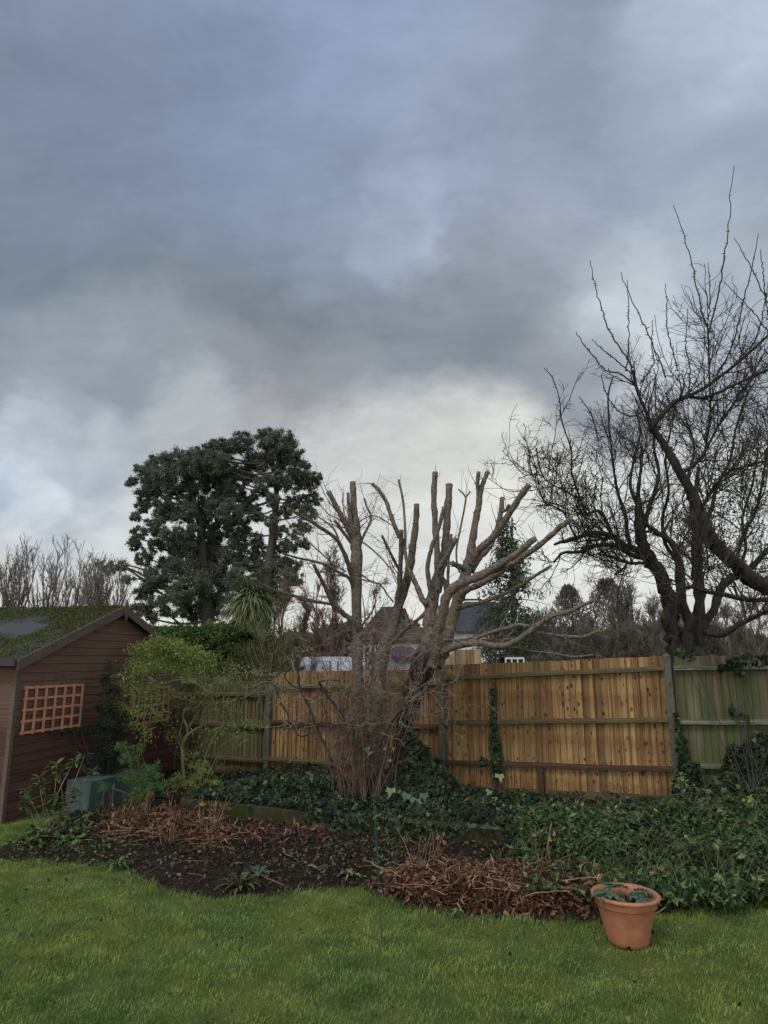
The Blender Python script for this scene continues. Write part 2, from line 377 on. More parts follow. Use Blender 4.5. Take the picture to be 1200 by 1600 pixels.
M['rhodo'] = leaf_mat('rhododendron_leaves', [(0, (.045, .08, .03)), (.6, (.08, .125, .045)), (1, (.16, .20, .07))], rough=.4)
M['cord'] = leaf_mat('cordyline_leaves', [(0, (.07, .11, .04)), (.5, (.13, .17, .065)), (1, (.26, .26, .13))])
M['stem_dim'] = bark_mat('stem_dim', (.07, .075, .035), (.12, .12, .06), None, scale=6, bump=0.1)
M['straw'] = leaf_mat('straw', [(0, (.12, .085, .04)), (.6, (.24, .17, .09)), (1, (.34, .27, .16))], trans=0)
M['litter'] = leaf_mat('leaf_litter', [(0, (.018, .013, .010)), (.5, (.046, .032, .022)), (.85, (.09, .06, .04)), (1, (.22, .16, .10))], rough=.7, trans=0)
M['litter_red'] = leaf_mat('leaf_litter_red', [(0, (.03, .014, .009)), (.45, (.10, .044, .025)), (.8, (.19, .085, .048)), (1, (.36, .22, .14))], rough=.65, trans=0)
M['paleleaf'] = leaf_mat('pale_leaves', [(0, (.10, .15, .06)), (1, (.24, .28, .14))])
M['hellebore'] = leaf_mat('hellebore_leaves', [(0, (.05, .095, .06)), (1, (.10, .16, .10))])
M['yellow'] = leaf_mat('yellow_leaves', [(0, (.26, .28, .05)), (1, (.4, .38, .09))])

def shed_mat():
    m, N, L, b = new_mat('shed_boards', .75, .25); g = G(m)
    gr = g.noise(g.coord((1.2, 1.2, 40), island=True), 1.0, 5, .6, .5)
    c = g.mix(g.rng(gr, .3, .7), (.065, .030, .021), (.105, .050, .037))
    c = g.mix(1.0, c, g.ramp(g.island(), [(0, (.8, .8, .8)), (1, (1.2, 1.15, 1.12))]), 'MULTIPLY')
    # weathered upper boards are browner, the sheltered lower ones keep their red stain
    zz = g.math('ADD', g.z(), g.math('MULTIPLY', g.noise(g.coord((1, 1, 1)), 1.7, 4), .7))
    c = g.mix(g.rng(zz, 1.2, 2.0, 0, .85), c, g.mix(g.rng(gr, .3, .7), (.115, .064, .044), (.17, .102, .072)))
    c = g.mix(g.rng(g.noise(g.coord(), 1.4, 4, .6), .6, .75, 0, .7), c, (.03, .016, .014))
    L.new(c, b.inputs['Base Color']); g.bump(b, gr, .08, .003); return m
M['shed'] = shed_mat()
M['barge'] = simple_mat('barge_timber', (.085, .062, .048), (.135, .10, .078), 9, stretch=(3, 3, 3), bump=.08)
M['trellis'] = simple_mat('trellis_timber', (.60, .28, .17), (.50, .21, .115), 12, .7, stretch=(1, 1, 1), bump=.15, c3=(.36, .2, .13))
M['felt'] = simple_mat('roof_felt', (.045, .05, .052), (.075, .08, .08), 60, .9, bump=.5)
M['moss'] = leaf_mat('moss', [(0, (.035, .045, .008)), (.6, (.075, .085, .014)), (1, (.13, .12, .03))], rough=.95, trans=0)
M['greenbox'] = simple_mat('green_painted_wood', (.05, .085, .075), (.08, .12, .11), 9, .6, stretch=(2, 2, .6), bump=.15, c3=(.10, .135, .125))
M['soil'] = simple_mat('soil', (.014, .011, .008), (.042, .033, .025), 22, .95, .03, bump=1.0, c3=(.022, .022, .012), dist=.03)
M['bedsoil'] = simple_mat('raised_bed_soil', (.012, .012, .007), (.03, .028, .016), 14, .95, .03, bump=1.0, dist=.03)
M['green_pole'] = simple_mat('green_plastic', (.012, .06, .042), (.018, .085, .06), 20, .45, .4, bump=0)
M['white'] = simple_mat('white_render', (.62, .64, .66), (.72, .73, .74), 5, .6, bump=0)
M['vanwhite'] = simple_mat('white_panel', (.50, .55, .62), (.60, .65, .72), 3, .4, .5, bump=0)
M['tiles'] = simple_mat('clay_roof_tiles', (.045, .030, .026), (.085, .06, .052), 3, .9, stretch=(.6, .6, 5), bump=.5)
M['slate'] = simple_mat('slate_roof', (.030, .034, .042), (.05, .055, .066), 3, .7, stretch=(.6, .6, 5), bump=.4)
M['brick'] = simple_mat('far_brick', (.13, .08, .06), (.19, .12, .09), 12, .9, bump=.1)
M['glass'] = simple_mat('window_glass', (.02, .025, .03), (.03, .035, .04), 3, .08, .6, bump=0)
M['paleboards'] = board_mat('pale_boards', (.30, .23, .12), (.38, .30, .17), (.26, .22, .13), knots=False)
M['darkplum'] = simple_mat('plum_felt', (.05, .03, .045), (.07, .045, .06), 6, .8, bump=.1)
def terracotta():
    m, N, L, b = new_mat('terracotta_plastic', .55, .35); g = G(m)
    n = g.noise(g.coord(), 9, 6, .65); c = g.mix(g.rng(n, .3, .7), (.34, .125, .06), (.45, .19, .105))
    c = g.mix(g.rng(g.noise(g.coord((1, 1, .5)), 4, 5, .6), .52, .7, 0, .5), c, (.22, .12, .075))
    sp = g.vor(g.coord(), 16); pick = g.noise(g.coord(), 7, 1)
    c = g.mix(g.math('MULTIPLY', g.rng(sp, .12, .07), g.rng(pick, .52, .56)), c, (.03, .02, .014))
    L.new(c, b.inputs['Base Color']); g.bump(b, n, .15, .003); return m
M['terracotta'] = terracotta()
def lawn_mats():
    m, N, L, b = new_mat('grass_blades', .6, .25); g = G(m)
    c = g.ramp(g.island(), [(0, (.10, .17, .04)), (.5, (.18, .29, .07)), (.9, (.27, .39, .12)), (1, (.55, .52, .28))])
    n = g.noise(g.coord(), 1.1, 4, .6)
    c = g.mix(g.rng(n, .44, .60, 0, .85), c, g.mix(g.island(), (.23, .31, .055), (.34, .39, .10)))
    n2 = g.noise(g.coord(), 3.6, 4, .6); c = g.mix(1.0, c, g.ramp(n2, [(.32, (.45, .52, .42)), (.66, (1.2, 1.15, 1.1))]), 'MULTIPLY')
    L.new(c, b.inputs['Base Color'])
    t = N.new('ShaderNodeBsdfTranslucent'); L.new(c, t.inputs[0]); ms = N.new('ShaderNodeMixShader'); ms.inputs[0].default_value = .25
    L.new(b.outputs[0], ms.inputs[1]); L.new(t.outputs[0], ms.inputs[2]); L.new(ms.outputs[0], N['Material Output'].inputs[0])
    M['grass'] = m
    m, N, L, b = new_mat('lawn_ground', .95, .1); g = G(m)
    c = g.mix(g.rng(g.noise(g.coord(), 2, 5), .35, .65), (.05, .075, .018), (.11, .12, .03))
    c = g.mix(g.rng(g.noise(g.coord(), .9, 5, .7), .58, .68, 0, .8), c, (.03, .022, .014))
    L.new(c, b.inputs['Base Color']); M['ground'] = m
lawn_mats()

# ------------------------------------------------------------------ ground
def smoothpts(C, sub=4):
    C = np.asarray(C, float); n = len(C)
    if n < 3:
        t = np.linspace(0, 1, sub * (n - 1) + 1)[:, None]; return C[0] * (1 - t) + C[-1] * t
    Pp = np.vstack([2 * C[0] - C[1], C, 2 * C[-1] - C[-2]]); out = []
    for i in range(n - 1):
        p0, p1, p2, p3 = Pp[i:i + 4]
        for k in range(sub):
            t = k / sub
            out.append(.5 * (2 * p1 + (p2 - p0) * t + (2 * p0 - 5 * p1 + 4 * p2 - p3) * t * t + (3 * p1 - p0 - 3 * p2 + p3) * t ** 3))
    out.append(C[-1]); return np.array(out)
LAWN_EDGE = np.array([on(x, y, 0)[:2] for x, y in [(-250, 1335), (0, 1345), (110, 1350), (200, 1360), (255, 1392), (330, 1405), (400, 1403), (480, 1392), (560, 1385),
    (605, 1410), (650, 1425), (750, 1430), (860, 1440), (950, 1443), (1040, 1428), (1200, 1408), (1450, 1400)]])
WALL = np.array([(-2.75, 9.95), (-2.19, 9.73), (-.74, 9.02), (.73, 8.47), (2.2, 8.0), (4.0, 7.35), (6.5, 6.5)])
FENCE = np.array([(-5.0, 14.4), (-2.05, 12.8), (.91, 11.2), (3.87, 9.6), (6.83, 8.0)])
def edge_y(x): return np.interp(x, LAWN_EDGE[:, 0], LAWN_EDGE[:, 1])
def wall_y(x): return np.interp(x, WALL[:, 0], WALL[:, 1])
def fence_y(x): return np.interp(x, FENCE[:, 0], FENCE[:, 1])
def fnoise(x, y, s=1.0, seed=0):
    r = np.random.default_rng(seed); v = 0
    for k in range(5):
        a = r.uniform(0, 6.28, 4); f = s * (1.9 ** k)
        v = v + (np.sin(x * f * 1.3 + a[0] + 1.7 * np.sin(y * f + a[1])) * np.cos(y * f * 1.1 + a[2] + 1.3 * np.sin(x * f * .8 + a[3]))) / (1.7 ** k)
    return v / 2.2
def grid(name, mat, x0, x1, nx, ylo, yhi, ny, zf, **kw):
    u = np.linspace(0, 1, nx); v = np.linspace(0, 1, ny)
    X = x0 + (x1 - x0) * u[:, None] * np.ones(ny); a = ylo(X[:, 0]); b = yhi(X[:, 0])
    Y = a[:, None] + (b - a)[:, None] * v[None, :]; Z = zf(X, Y, v[None, :] * np.ones((nx, 1)))
    i = np.arange(nx - 1)[:, None] * ny + np.arange(ny - 1)[None, :]
    Q = np.stack([i, i + ny, i + ny + 1, i + 1], -1).reshape(-1, 4)
    mb = MB(); mb.add(np.stack([X, Y, Z], -1).reshape(-1, 3), Q); o = mb.build(name, mat, smooth=True); return tag(o, **kw)
mb = MB(); S = 2500
mb.add([(-S, -S, 0), (S, -S, 0), (S, S, 0), (-S, S, 0)], [(0, 1, 2, 3)]); tag(mb.build('ground', M['ground']), kind='structure')
def bedz(x, y):     # soil of the front bed
    e = edge_y(x); w = np.where(x > -2.75, wall_y(x), 10.5 + 0 * x); t = np.clip((y - e) / .25, 0, 1)
    return (.012 + .055 * t + .03 * t * fnoise(x, y, 4, 3) + .018 * t * fnoise(x, y, 17, 5)) * np.clip((y - e) / .1, 0.0, 1) + .0045
def upz(x, y):      # raised bed behind the wall
    t = np.clip((y - wall_y(x)) / (fence_y(x) - wall_y(x)), 0, 1)
    zf = np.interp(x, [-5, -2.05, .91, 3.87, 6.8], [.09, .09, .12, .26, .3])
    return .25 * (1 - t) + zf * t + .03 * fnoise(x, y, 3, 9)
grid('planting_bed', M['soil'], -4.2, 6.2, 260, edge_y, lambda x: np.where(x > -2.75, wall_y(x) + .05, 10.9 + 0 * x), 80, lambda X, Y, v: bedz(X, Y), kind='structure')
grid('raised_bed', M['bedsoil'], -2.7, 6.5, 160, lambda x: wall_y(x) + .06, lambda x: fence_y(x) + .1, 50, lambda X, Y, v: upz(X, Y), kind='structure')
grid('shed_side_ground', M['soil'], -4.05, -2.705, 40, lambda x: 10.9 + 0 * x, lambda x: fence_y(x) + .1, 50, lambda X, Y, v: .08 + .03 * fnoise(X, Y, 3, 4), kind='structure')

# grass
def lawn():
    n = 600000
    x = RG.uniform(-5.2, 5.4, n); y = 3.4 + (RG.uniform(0, 1, n) ** .8) * 8.2
    x = x * np.clip(y / 6.5, .55, 1.2)
    e = edge_y(x) + .05 * fnoise(x, y, 5, 3) + .07 * fnoise(x, y, 13, 2) + RG.normal(0, .035, n)
    wallside = (x < -3.85) & (y > 8.3) & (y < 10.4)       # strip of grass by the shed
    keep = ((y < e) & (y > 3.4)) | wallside
    bare = fnoise(x, y, 1.2, 21) * .6 + fnoise(x, y, 5, 22) * .5
    keep &= ~((bare > .62) & (RG.random(n) < .75))
    x = x[keep]; y = y[keep]; n = len(x)
    h = (.017 + .011 * fnoise(x, y, 2.0, 31) + .016 * fnoise(x, y, 9, 32) + RG.exponential(.006, n)).clip(.006, .08) * .88
    h = h * (1 + .7 * (edge_y(x) - y < .12))
    a = RG.uniform(0, 6.283, n); wd = RG.uniform(.0012, .0025, n)
    lean = np.stack([np.cos(a), np.sin(a)], 1) * RG.uniform(.2, 1.1, n)[:, None] + np.stack([.35 * fnoise(x, y, 3, 41), .35 * fnoise(x, y, 3, 42)], 1)
    px = np.stack([-np.sin(a + .5), np.cos(a + .5)], 1) * wd[:, None]
    P = np.stack([x, y], 1)
    z0 = np.zeros(n)
    v0 = np.c_[P - px, z0]; v1 = np.c_[P + px, z0]; mid = P + lean * (h * .35)[:, None]
    v2 = np.c_[mid + px * .8, h * .6]; v3 = np.c_[mid - px * .8, h * .6]; tip = np.c_[P + lean * h[:, None], h * .95]
    V = np.stack([v0, v1, v2, v3, tip], 1).reshape(-1, 3); i = np.arange(n) * 5
    mb = MB(); mb.add(V, np.stack([i, i + 1, i + 2, i + 3], 1), np.stack([i + 3, i + 2, i + 4], 1))
    tag(mb.build('lawn_grass', M['grass']), 'short mown lawn grass with mossy yellow patches in the foreground', 'grass', kind='stuff')
lawn()

# ------------------------------------------------------------------ retaining wall
def retaining_wall():
    t = thing('retaining_wall', 'low mossy concrete retaining wall along the back of the flower bed', 'wall', (WALL[2][0], WALL[2][1], 0))
    mb = MB(); xs = np.linspace(WALL[0][0], WALL[-1][0], 150); ys = wall_y(xs)
    th = .11; rows = []
    for x, y in zip(xs, ys):
        ztop = .25 + .012 * fnoise(x, y, 4, 1); b = .012 * fnoise(x, y, 8, 2)
        rows.append([(x, y + b, -.05), (x, y + b + .004, .12), (x, y + b, ztop - .015), (x, y + .02, ztop), (x, y + th, ztop), (x, y + th, -.05)])
    V = np.array(rows).reshape(-1, 3); k = 6; q = []
    for i in range(len(xs) - 1):
        for j in range(k - 1): q.append((i * k + j, (i + 1) * k + j, (i + 1) * k + j + 1, i * k + j + 1))
    mb.add(V, q); mb.build('wall_face', M['wall'], t, smooth=False)
    # thin coping strip that shows pale along the top
    mb = MB(); rows = []
    xs2 = np.linspace(.05, 1.9, 40); ys2 = wall_y(xs2)
    for x, y in zip(xs2, ys2): rows.append([(x, y - .018, .235), (x, y - .018, .262), (x, y + .1, .266), (x, y + .1, .24)])
    q = []
    for i in range(39):
        for j in range(3): q.append((i * 4 + j, (i + 1) * 4 + j, (i + 1) * 4 + j + 1, i * 4 + j + 1))
    mb.add(np.array(rows).reshape(-1, 3), q); mb.build('coping', M['concrete'], t)
retaining_wall()

# ------------------------------------------------------------------ fence
fd = FENCE[2] - FENCE[1]; FL = float(np.linalg.norm(fd)); FANG = math.atan2(fd[1], fd[0])
def post(i, ztop, zb, label, dx=0.0):
    t = tag(MB_post(ztop - zb + .2, dx), label, 'fence post', 'concrete fence posts')
    t.location = (FENCE[i][0], FENCE[i][1], zb - .2); t.rotation_euler = (0, 0, FANG); return t
def MB_post(h, tilt):
    mb = MB(); w = .05
    def ring(z, s, ox): return [(-w * s + ox, -w * s, z), (w * s + ox, -w * s, z), (-w * s + ox, w * s, z), (w * s + ox, w * s, z)]
    mb.hexa(ring(0, 1, 0) + ring(h - .03, 1, tilt))
    mb.hexa(ring(h - .03, 1, tilt) + ring(h, .55, tilt))
    # side grooves
    mb.box(-.062, -.052, -.02, .02, .05, h - .12)
    mb.box(.052, .062, -.02, .02, .05, h - .12)
    return mb.build('concrete_post', M['concrete'])
# tops/bases read at each post
post(1, 1.74, .05, 'concrete fence post between the dull green panel and the tan panel on the left')
post(2, 2.00, .08, 'concrete fence post right beside the ivy covered tree base')
post(3, 2.17, .20, 'concrete fence post between the big tan panel and the mossy green panel', -.03)
def panel(i, z0a, z1a, z0b, z1b, mat, railm, label, rails, gravel=True, extra=None, top_cap=False):
    """bay i..i+1; local x along the fence, y towards the camera negative"""
    t = thing('fence_panel', label, 'fence', (FENCE[i][0], FENCE[i][1], 0), FANG, 'closeboard fence panels between concrete posts')
    a, b = .07, FL - .07; n = int((b - a) / .086); mb = MB()
    def lerp(p, q, x): return p + (q - p) * x / FL
    for k in range(n):
        x = a + (b - a) * (k + .5) / n; w = .052
        zt = lerp(z1a, z1b, x) + rnd.gauss(0, .004); zb = lerp(z0a, z0b, x) + (.12 if gravel else .02); tl = rnd.gauss(0, .003); dy = rnd.gauss(0, .003)
        # feather edge: thin at one side, thick at the other, lapping its neighbour
        y0 = .012 + dy; V = []
        for z, o in ((zb, 0), (zt, tl)):
            V += [(x - w + o, y0 - .002, z), (x + w + o, y0 - .029, z), (x - w + o, y0 + .002, z), (x + w + o, y0 - .001, z)]
        mb.hexa(V)
    mb.build('boards', mat, t, world=False)
    for (fa, fb) in rails:    # heights above base of this panel at each end
        za = z0a + fa; zb = z0b + fb; m2 = MB(); c = 12
        xs = np.linspace(a - .01, b + .01, c); V = []
        for x in xs:
            z = za + (zb - za) * x / FL + .004 * math.sin(x * 3 + fa * 9); yy = -.055
            V += [(x, -.006, z - .030), (x, yy - .022, z - .028), (x, yy - .024, z + .008), (x, yy - .014, z + .020), (x, -.006, z + .034)]
        q = []
        for k in range(c - 1):
            for j in range(5): q.append((k * 5 + j, (k + 1) * 5 + j, (k + 1) * 5 + (j + 1) % 5, k * 5 + (j + 1) % 5))
        e = (c - 1) * 5
        m2.add(V, q, [(0, 1, 2), (0, 2, 3), (0, 3, 4), (e, e + 2, e + 1), (e, e + 3, e + 2), (e, e + 4, e + 3)])
        m2.build('rail', railm if not isinstance(railm, list) else railm[rails.index((fa, fb))], t, world=False)
    if gravel:
        m2 = MB(); V = []
        for x in (a, b):
            pass
        zA, zB = lerp(z0a, z0b, a), lerp(z0a, z0b, b)
        m2.hexa([(a, -.022, zA - .05), (b, -.022, zB - .05), (a, .006, zA - .05), (b, .006, zB - .05), (a, -.022, zA + .135), (b, -.022, zB + .135), (a, .006, zA + .135), (b, .006, zB + .135)])
        m2.build('gravel_board', M['gravel'] if mat is M['tan_boards'] else M['rail'], t, world=False)
    return t
panel(0, .02, 1.62, .05, 1.66, M['dull_boards'], M['rail'], 'dull green weathered fence panel partly hidden by the yellow green shrub', [(.30, .30), (.87, .88), (1.42, 1.42)])
panel(1, .06, 1.87, .08, 1.94, M['tan_boards'], [M['rail'], M['rail_dark'], M['rail']], 'tan fence panel standing behind the multi stemmed bush and pollarded trunks', [(.33, .35), (.95, .99), (1.55, 1.64)])
p3 = panel(2, .08, 2.00, .22, 2.14, M['tan_boards'], [M['rail_dark'], M['rail'], M['rail']], 'large clean tan fence panel with knots right of the pollarded trees', [(.47, .46), (1.05, 1.09), (1.72, 1.76)])
m2 = MB(); m2.box(1.50, 1.575, -.065, -.024, .14, .60); m2.build('brace', M['rail_dark'], p3, world=False)
panel(3, .22, 2.13, .22, 2.22, M['green_boards'], M['rail_grey'], 'mossy green fence panel with ivy at the far right', [(.52, .60), (1.06, 1.2), (1.76, 1.82)])

# ------------------------------------------------------------------ shed
SA = np.array([-4.95, 9.55]); SDv = np.array([.232, .9727]); SL = 4.27; SN = np.array([-.9727, .232]); SW = 3.2
SANG = math.atan2(SDv[1], SDv[0])      # local x along the gable wall, local y away behind it (to the left)
def shed():
    t = thing('garden_shed', 'brown wooden garden shed with moss on its felt roof at the left', 'shed', (SA[0], SA[1], 0), SANG)
    EZ, RZ = 2.08, 2.90
    def ztop(x): return EZ + (RZ - EZ) * (1 - abs(x / SL * 2 - 1))
    mb = MB(); bh = .118; k = 0; z = .03
    while z < RZ - .05:
        z1 = min(z + bh, RZ)
        # clip board to the gable
        def xr(zz):
            if zz <= EZ: return 0, SL
            f = (zz - EZ) / (RZ - EZ) * SL / 2; return f, SL - f
        a0, b0 = xr(z); a1, b1 = xr(z1)
        if b1 - a1 < .02: a1 = b1 = SL / 2
        # lap: lower edge stands proud
        zm = z + (z1 - z) * .93; am, bm = a0 + (a1 - a0) * .93, b0 + (b1 - b0) * .93
        mb.hexa([(a0, -.024, z), (b0, -.024, z), (a0, .0, z), (b0, .0, z), (am, -.013, zm), (bm, -.013, zm), (am, .0, zm), (bm, .0, zm)])
        mb.hexa([(am, -.004, zm + .0005), (bm, -.004, zm + .0005), (am, .0, zm + .0005), (bm, .0, zm + .0005), (a1, -.004, z1), (b1, -.004, z1), (a1, .0, z1), (b1, .0, z1)])
        z = z1
    mb.build('gable_wall', M['shed'], t, world=False)
    # side wall at the near corner (local x=0), running back along local y
    mb = MB(); z = .03
    while z < EZ:
        z1 = min(z + bh, EZ); mb.hexa([(-.017, .03, z), (0, .03, z), (-.017, SW, z), (0, SW, z), (-.012, .03, z1), (0, .03, z1), (-.012, SW, z1), (0, SW, z1)]); z = z1
    mb.build('side_wall', M['shed'], t, world=False)
    mb = MB(); z = .03
    while z < EZ:
        z1 = min(z + bh, EZ); mb.hexa([(SL, .0, z), (SL + .022, .0, z), (SL, SW, z), (SL + .022, SW, z), (SL, .0, z1), (SL + .006, .0, z1), (SL, SW, z1), (SL + .006, SW, z1)]); z = z1
    mb.build('side_wall', M['shed'], t, world=False)
    for x in (-.03, SL - .03):
        mb = MB(); mb.box(x, x + .06, -.042, .02, 0, EZ - .02); mb.build('corner_post', M['barge'], t, world=False)
    # roof: two felt slopes with overhang
    ov = .14; sl = (RZ - EZ) / (SL / 2); ox = .16
    mb = MB()
    NX, NY = 26, 40; V = []
    def roofz(x): return RZ + .06 - sl * abs(x - SL / 2)
    pts = [(-ox), SL / 2, SL + ox]
    for a, b in ((-ox, SL / 2), (SL / 2, SL + ox)):
        mb.hexa([(a, -ov, roofz(a) - .025), (b, -ov, roofz(b) - .025), (a, SW + ov, roofz(a) - .025), (b, SW + ov, roofz(b) - .025),
                 (a, -ov, roofz(a)), (b, -ov, roofz(b)), (a, SW + ov, roofz(a)), (b, SW + ov, roofz(b))])
    rf = mb.build('roof', M['felt'], t, world=False)
    # moss: small cushions over the near slope, thin along a bare strip
    n = 60000; x = RG.uniform(-ox, SL / 2 + .05, n); y = RG.uniform(-ov, SW, n)
    d = fnoise(x, y, 1.3, 51) * .55 + fnoise(x, y, 5, 52) * .35 + .25 - .9 * np.exp(-((x - 1.05) / .33) ** 2) * (y > .55)
    kp = d > RG.uniform(-.5, .45, n); x = x[kp]; y = y[kp]
    C = np.stack([x, y, roofz(x) + RG.uniform(0, .022, len(x))], 1)
    mb = MB(); mb.leaves(C, .026, 'spray', nrm=(-.3, 0, 1), spread=1.6); mb.build('moss', M['moss'], rf, world=False)
    # barge boards and finial
    for sgn in (-1, 1):
        xe = -ox - .01 if sgn < 0 else SL + ox + .01
        mb = MB(); a = np.array([SL / 2, -ov - .014, RZ + .0]); b = np.array([xe, -ov - .014, roofz(xe) - .06])
        V = []
        for yy in (-ov - .028, -ov - .003): pass
        zt = lambda x: roofz(x) + .012
        V = [(min(a[0], b[0]), -ov - .026, zt(min(a[0], b[0])) - .14), (max(a[0], b[0]), -ov - .026, zt(max(a[0], b[0])) - .14),
             (min(a[0], b[0]), -ov - .002, zt(min(a[0], b[0])) - .14), (max(a[0], b[0]), -ov - .002, zt(max(a[0], b[0])) - .14),
             (min(a[0], b[0]), -ov - .026, zt(min(a[0], b[0]))), (max(a[0], b[0]), -ov - .026, zt(max(a[0], b[0]))),
             (min(a[0], b[0]), -ov - .002, zt(min(a[0], b[0]))), (max(a[0], b[0]), -ov - .002, zt(max(a[0], b[0])))]
        mb.hexa(V); mb.build('barge_board', M['barge'], t, world=False)
    mb = MB(); c = SL / 2; y0, y1 = -ov - .05, -ov - .028
    prof = [(-.0, RZ + .17), (.05, RZ + .06), (.06, RZ - .06), (0, RZ - .2), (-.06, RZ - .06), (-.05, RZ + .06)]
    V = [(c + px, y0, z) for px, z in prof] + [(c + px, y1, z) for px, z in prof]
    mb.add(V, [(i, (i + 1) % 6, (i + 1) % 6 + 6, i + 6) for i in range(6)] + [(0, 5, 4, 1), (6, 7, 10, 11)], [(1, 4, 3), (1, 3, 2), (7, 9, 10), (7, 8, 9)])
    mb.build('finial', M['barge'], t, world=False)
    mb = MB(); mb.box(-ox - .06, -ox - .012, -ov, SW, roofz(-ox) - .07, roofz(-ox) + .006); mb.build('eaves_strip', M['darkplum'], t, world=False)
shed()
def shed_pt(s, off, z):
    p = SA + SDv * s - SN * off; return (p[0], p[1], z)
def make_trellis(label):
    t = thing('trellis', label, 'trellis', shed_pt(.14, .03, 1.10), SANG, 'wooden trellis panels on the shed wall')
    W_, H_ = 1.22, .64
    for k in range(7):
        x = .02 + (W_ - .04) * k / 6; mb = MB(); mb.box(x - .017, x + .017, -.036, -.018, 0, H_); mb.build('upright_slat', M['trellis'], t, world=False)
    for k in range(5):
        z = .025 + (H_ - .05) * k / 4; mb = MB(); mb.box(0, W_, -.016, .0, z - .017, z + .017); mb.build('cross_slat', M['trellis'], t, world=False)
    return t
tr = make_trellis('orange brown wooden trellis panel on the shed wall, fully in view')
def copy_tree(o, parent=None):
    c = o.copy(); COL.objects.link(c); c.parent = parent
    for ch in list(o.children): copy_tree(ch, c)
    return c
tr2 = copy_tree(tr); tr2.location = shed_pt(2.66, .03, .98); tr2['label'] = 'trellis panel on the shed wall mostly hidden behind the yellow green shrub'

# ------------------------------------------------------------------ green box beside the shed
def green_box():
    A = on(137, 1277, 0)[:2]; B = on(226, 1253, 0)[:2]; d = B - A; Ln = float(np.linalg.norm(d))
    t = thing('storage_box', 'low green painted wooden box standing in front of the shed', 'box', (A[0], A[1], 0), math.atan2(d[1], d[0]))
    H = .44; D = .42
    mb = MB(); mb.box(0, Ln, 0, .02, .03, H); mb.build('front_panel', M['greenbox'], t, world=False)
    mb = MB(); mb.box(.0, .02, .022, D, .03, H); mb.build('side_panel', M['greenbox'], t, world=False)
    mb = MB(); mb.box(Ln - .02, Ln, .022, D, .03, H); mb.build('side_panel', M['greenbox'], t, world=False)
    mb = MB(); mb.box(-.004, Ln + .004, -.006, D + .004, H + .002, H + .016); mb.build('lid', M['greenbox'], t, world=False)
    for x in (-.012, Ln - .03):
        mb = MB(); mb.box(x, x + .042, -.012, -.001, .01, H - .004); mb.build('corner_batten', M['greenbox'], t, world=False)
green_box()

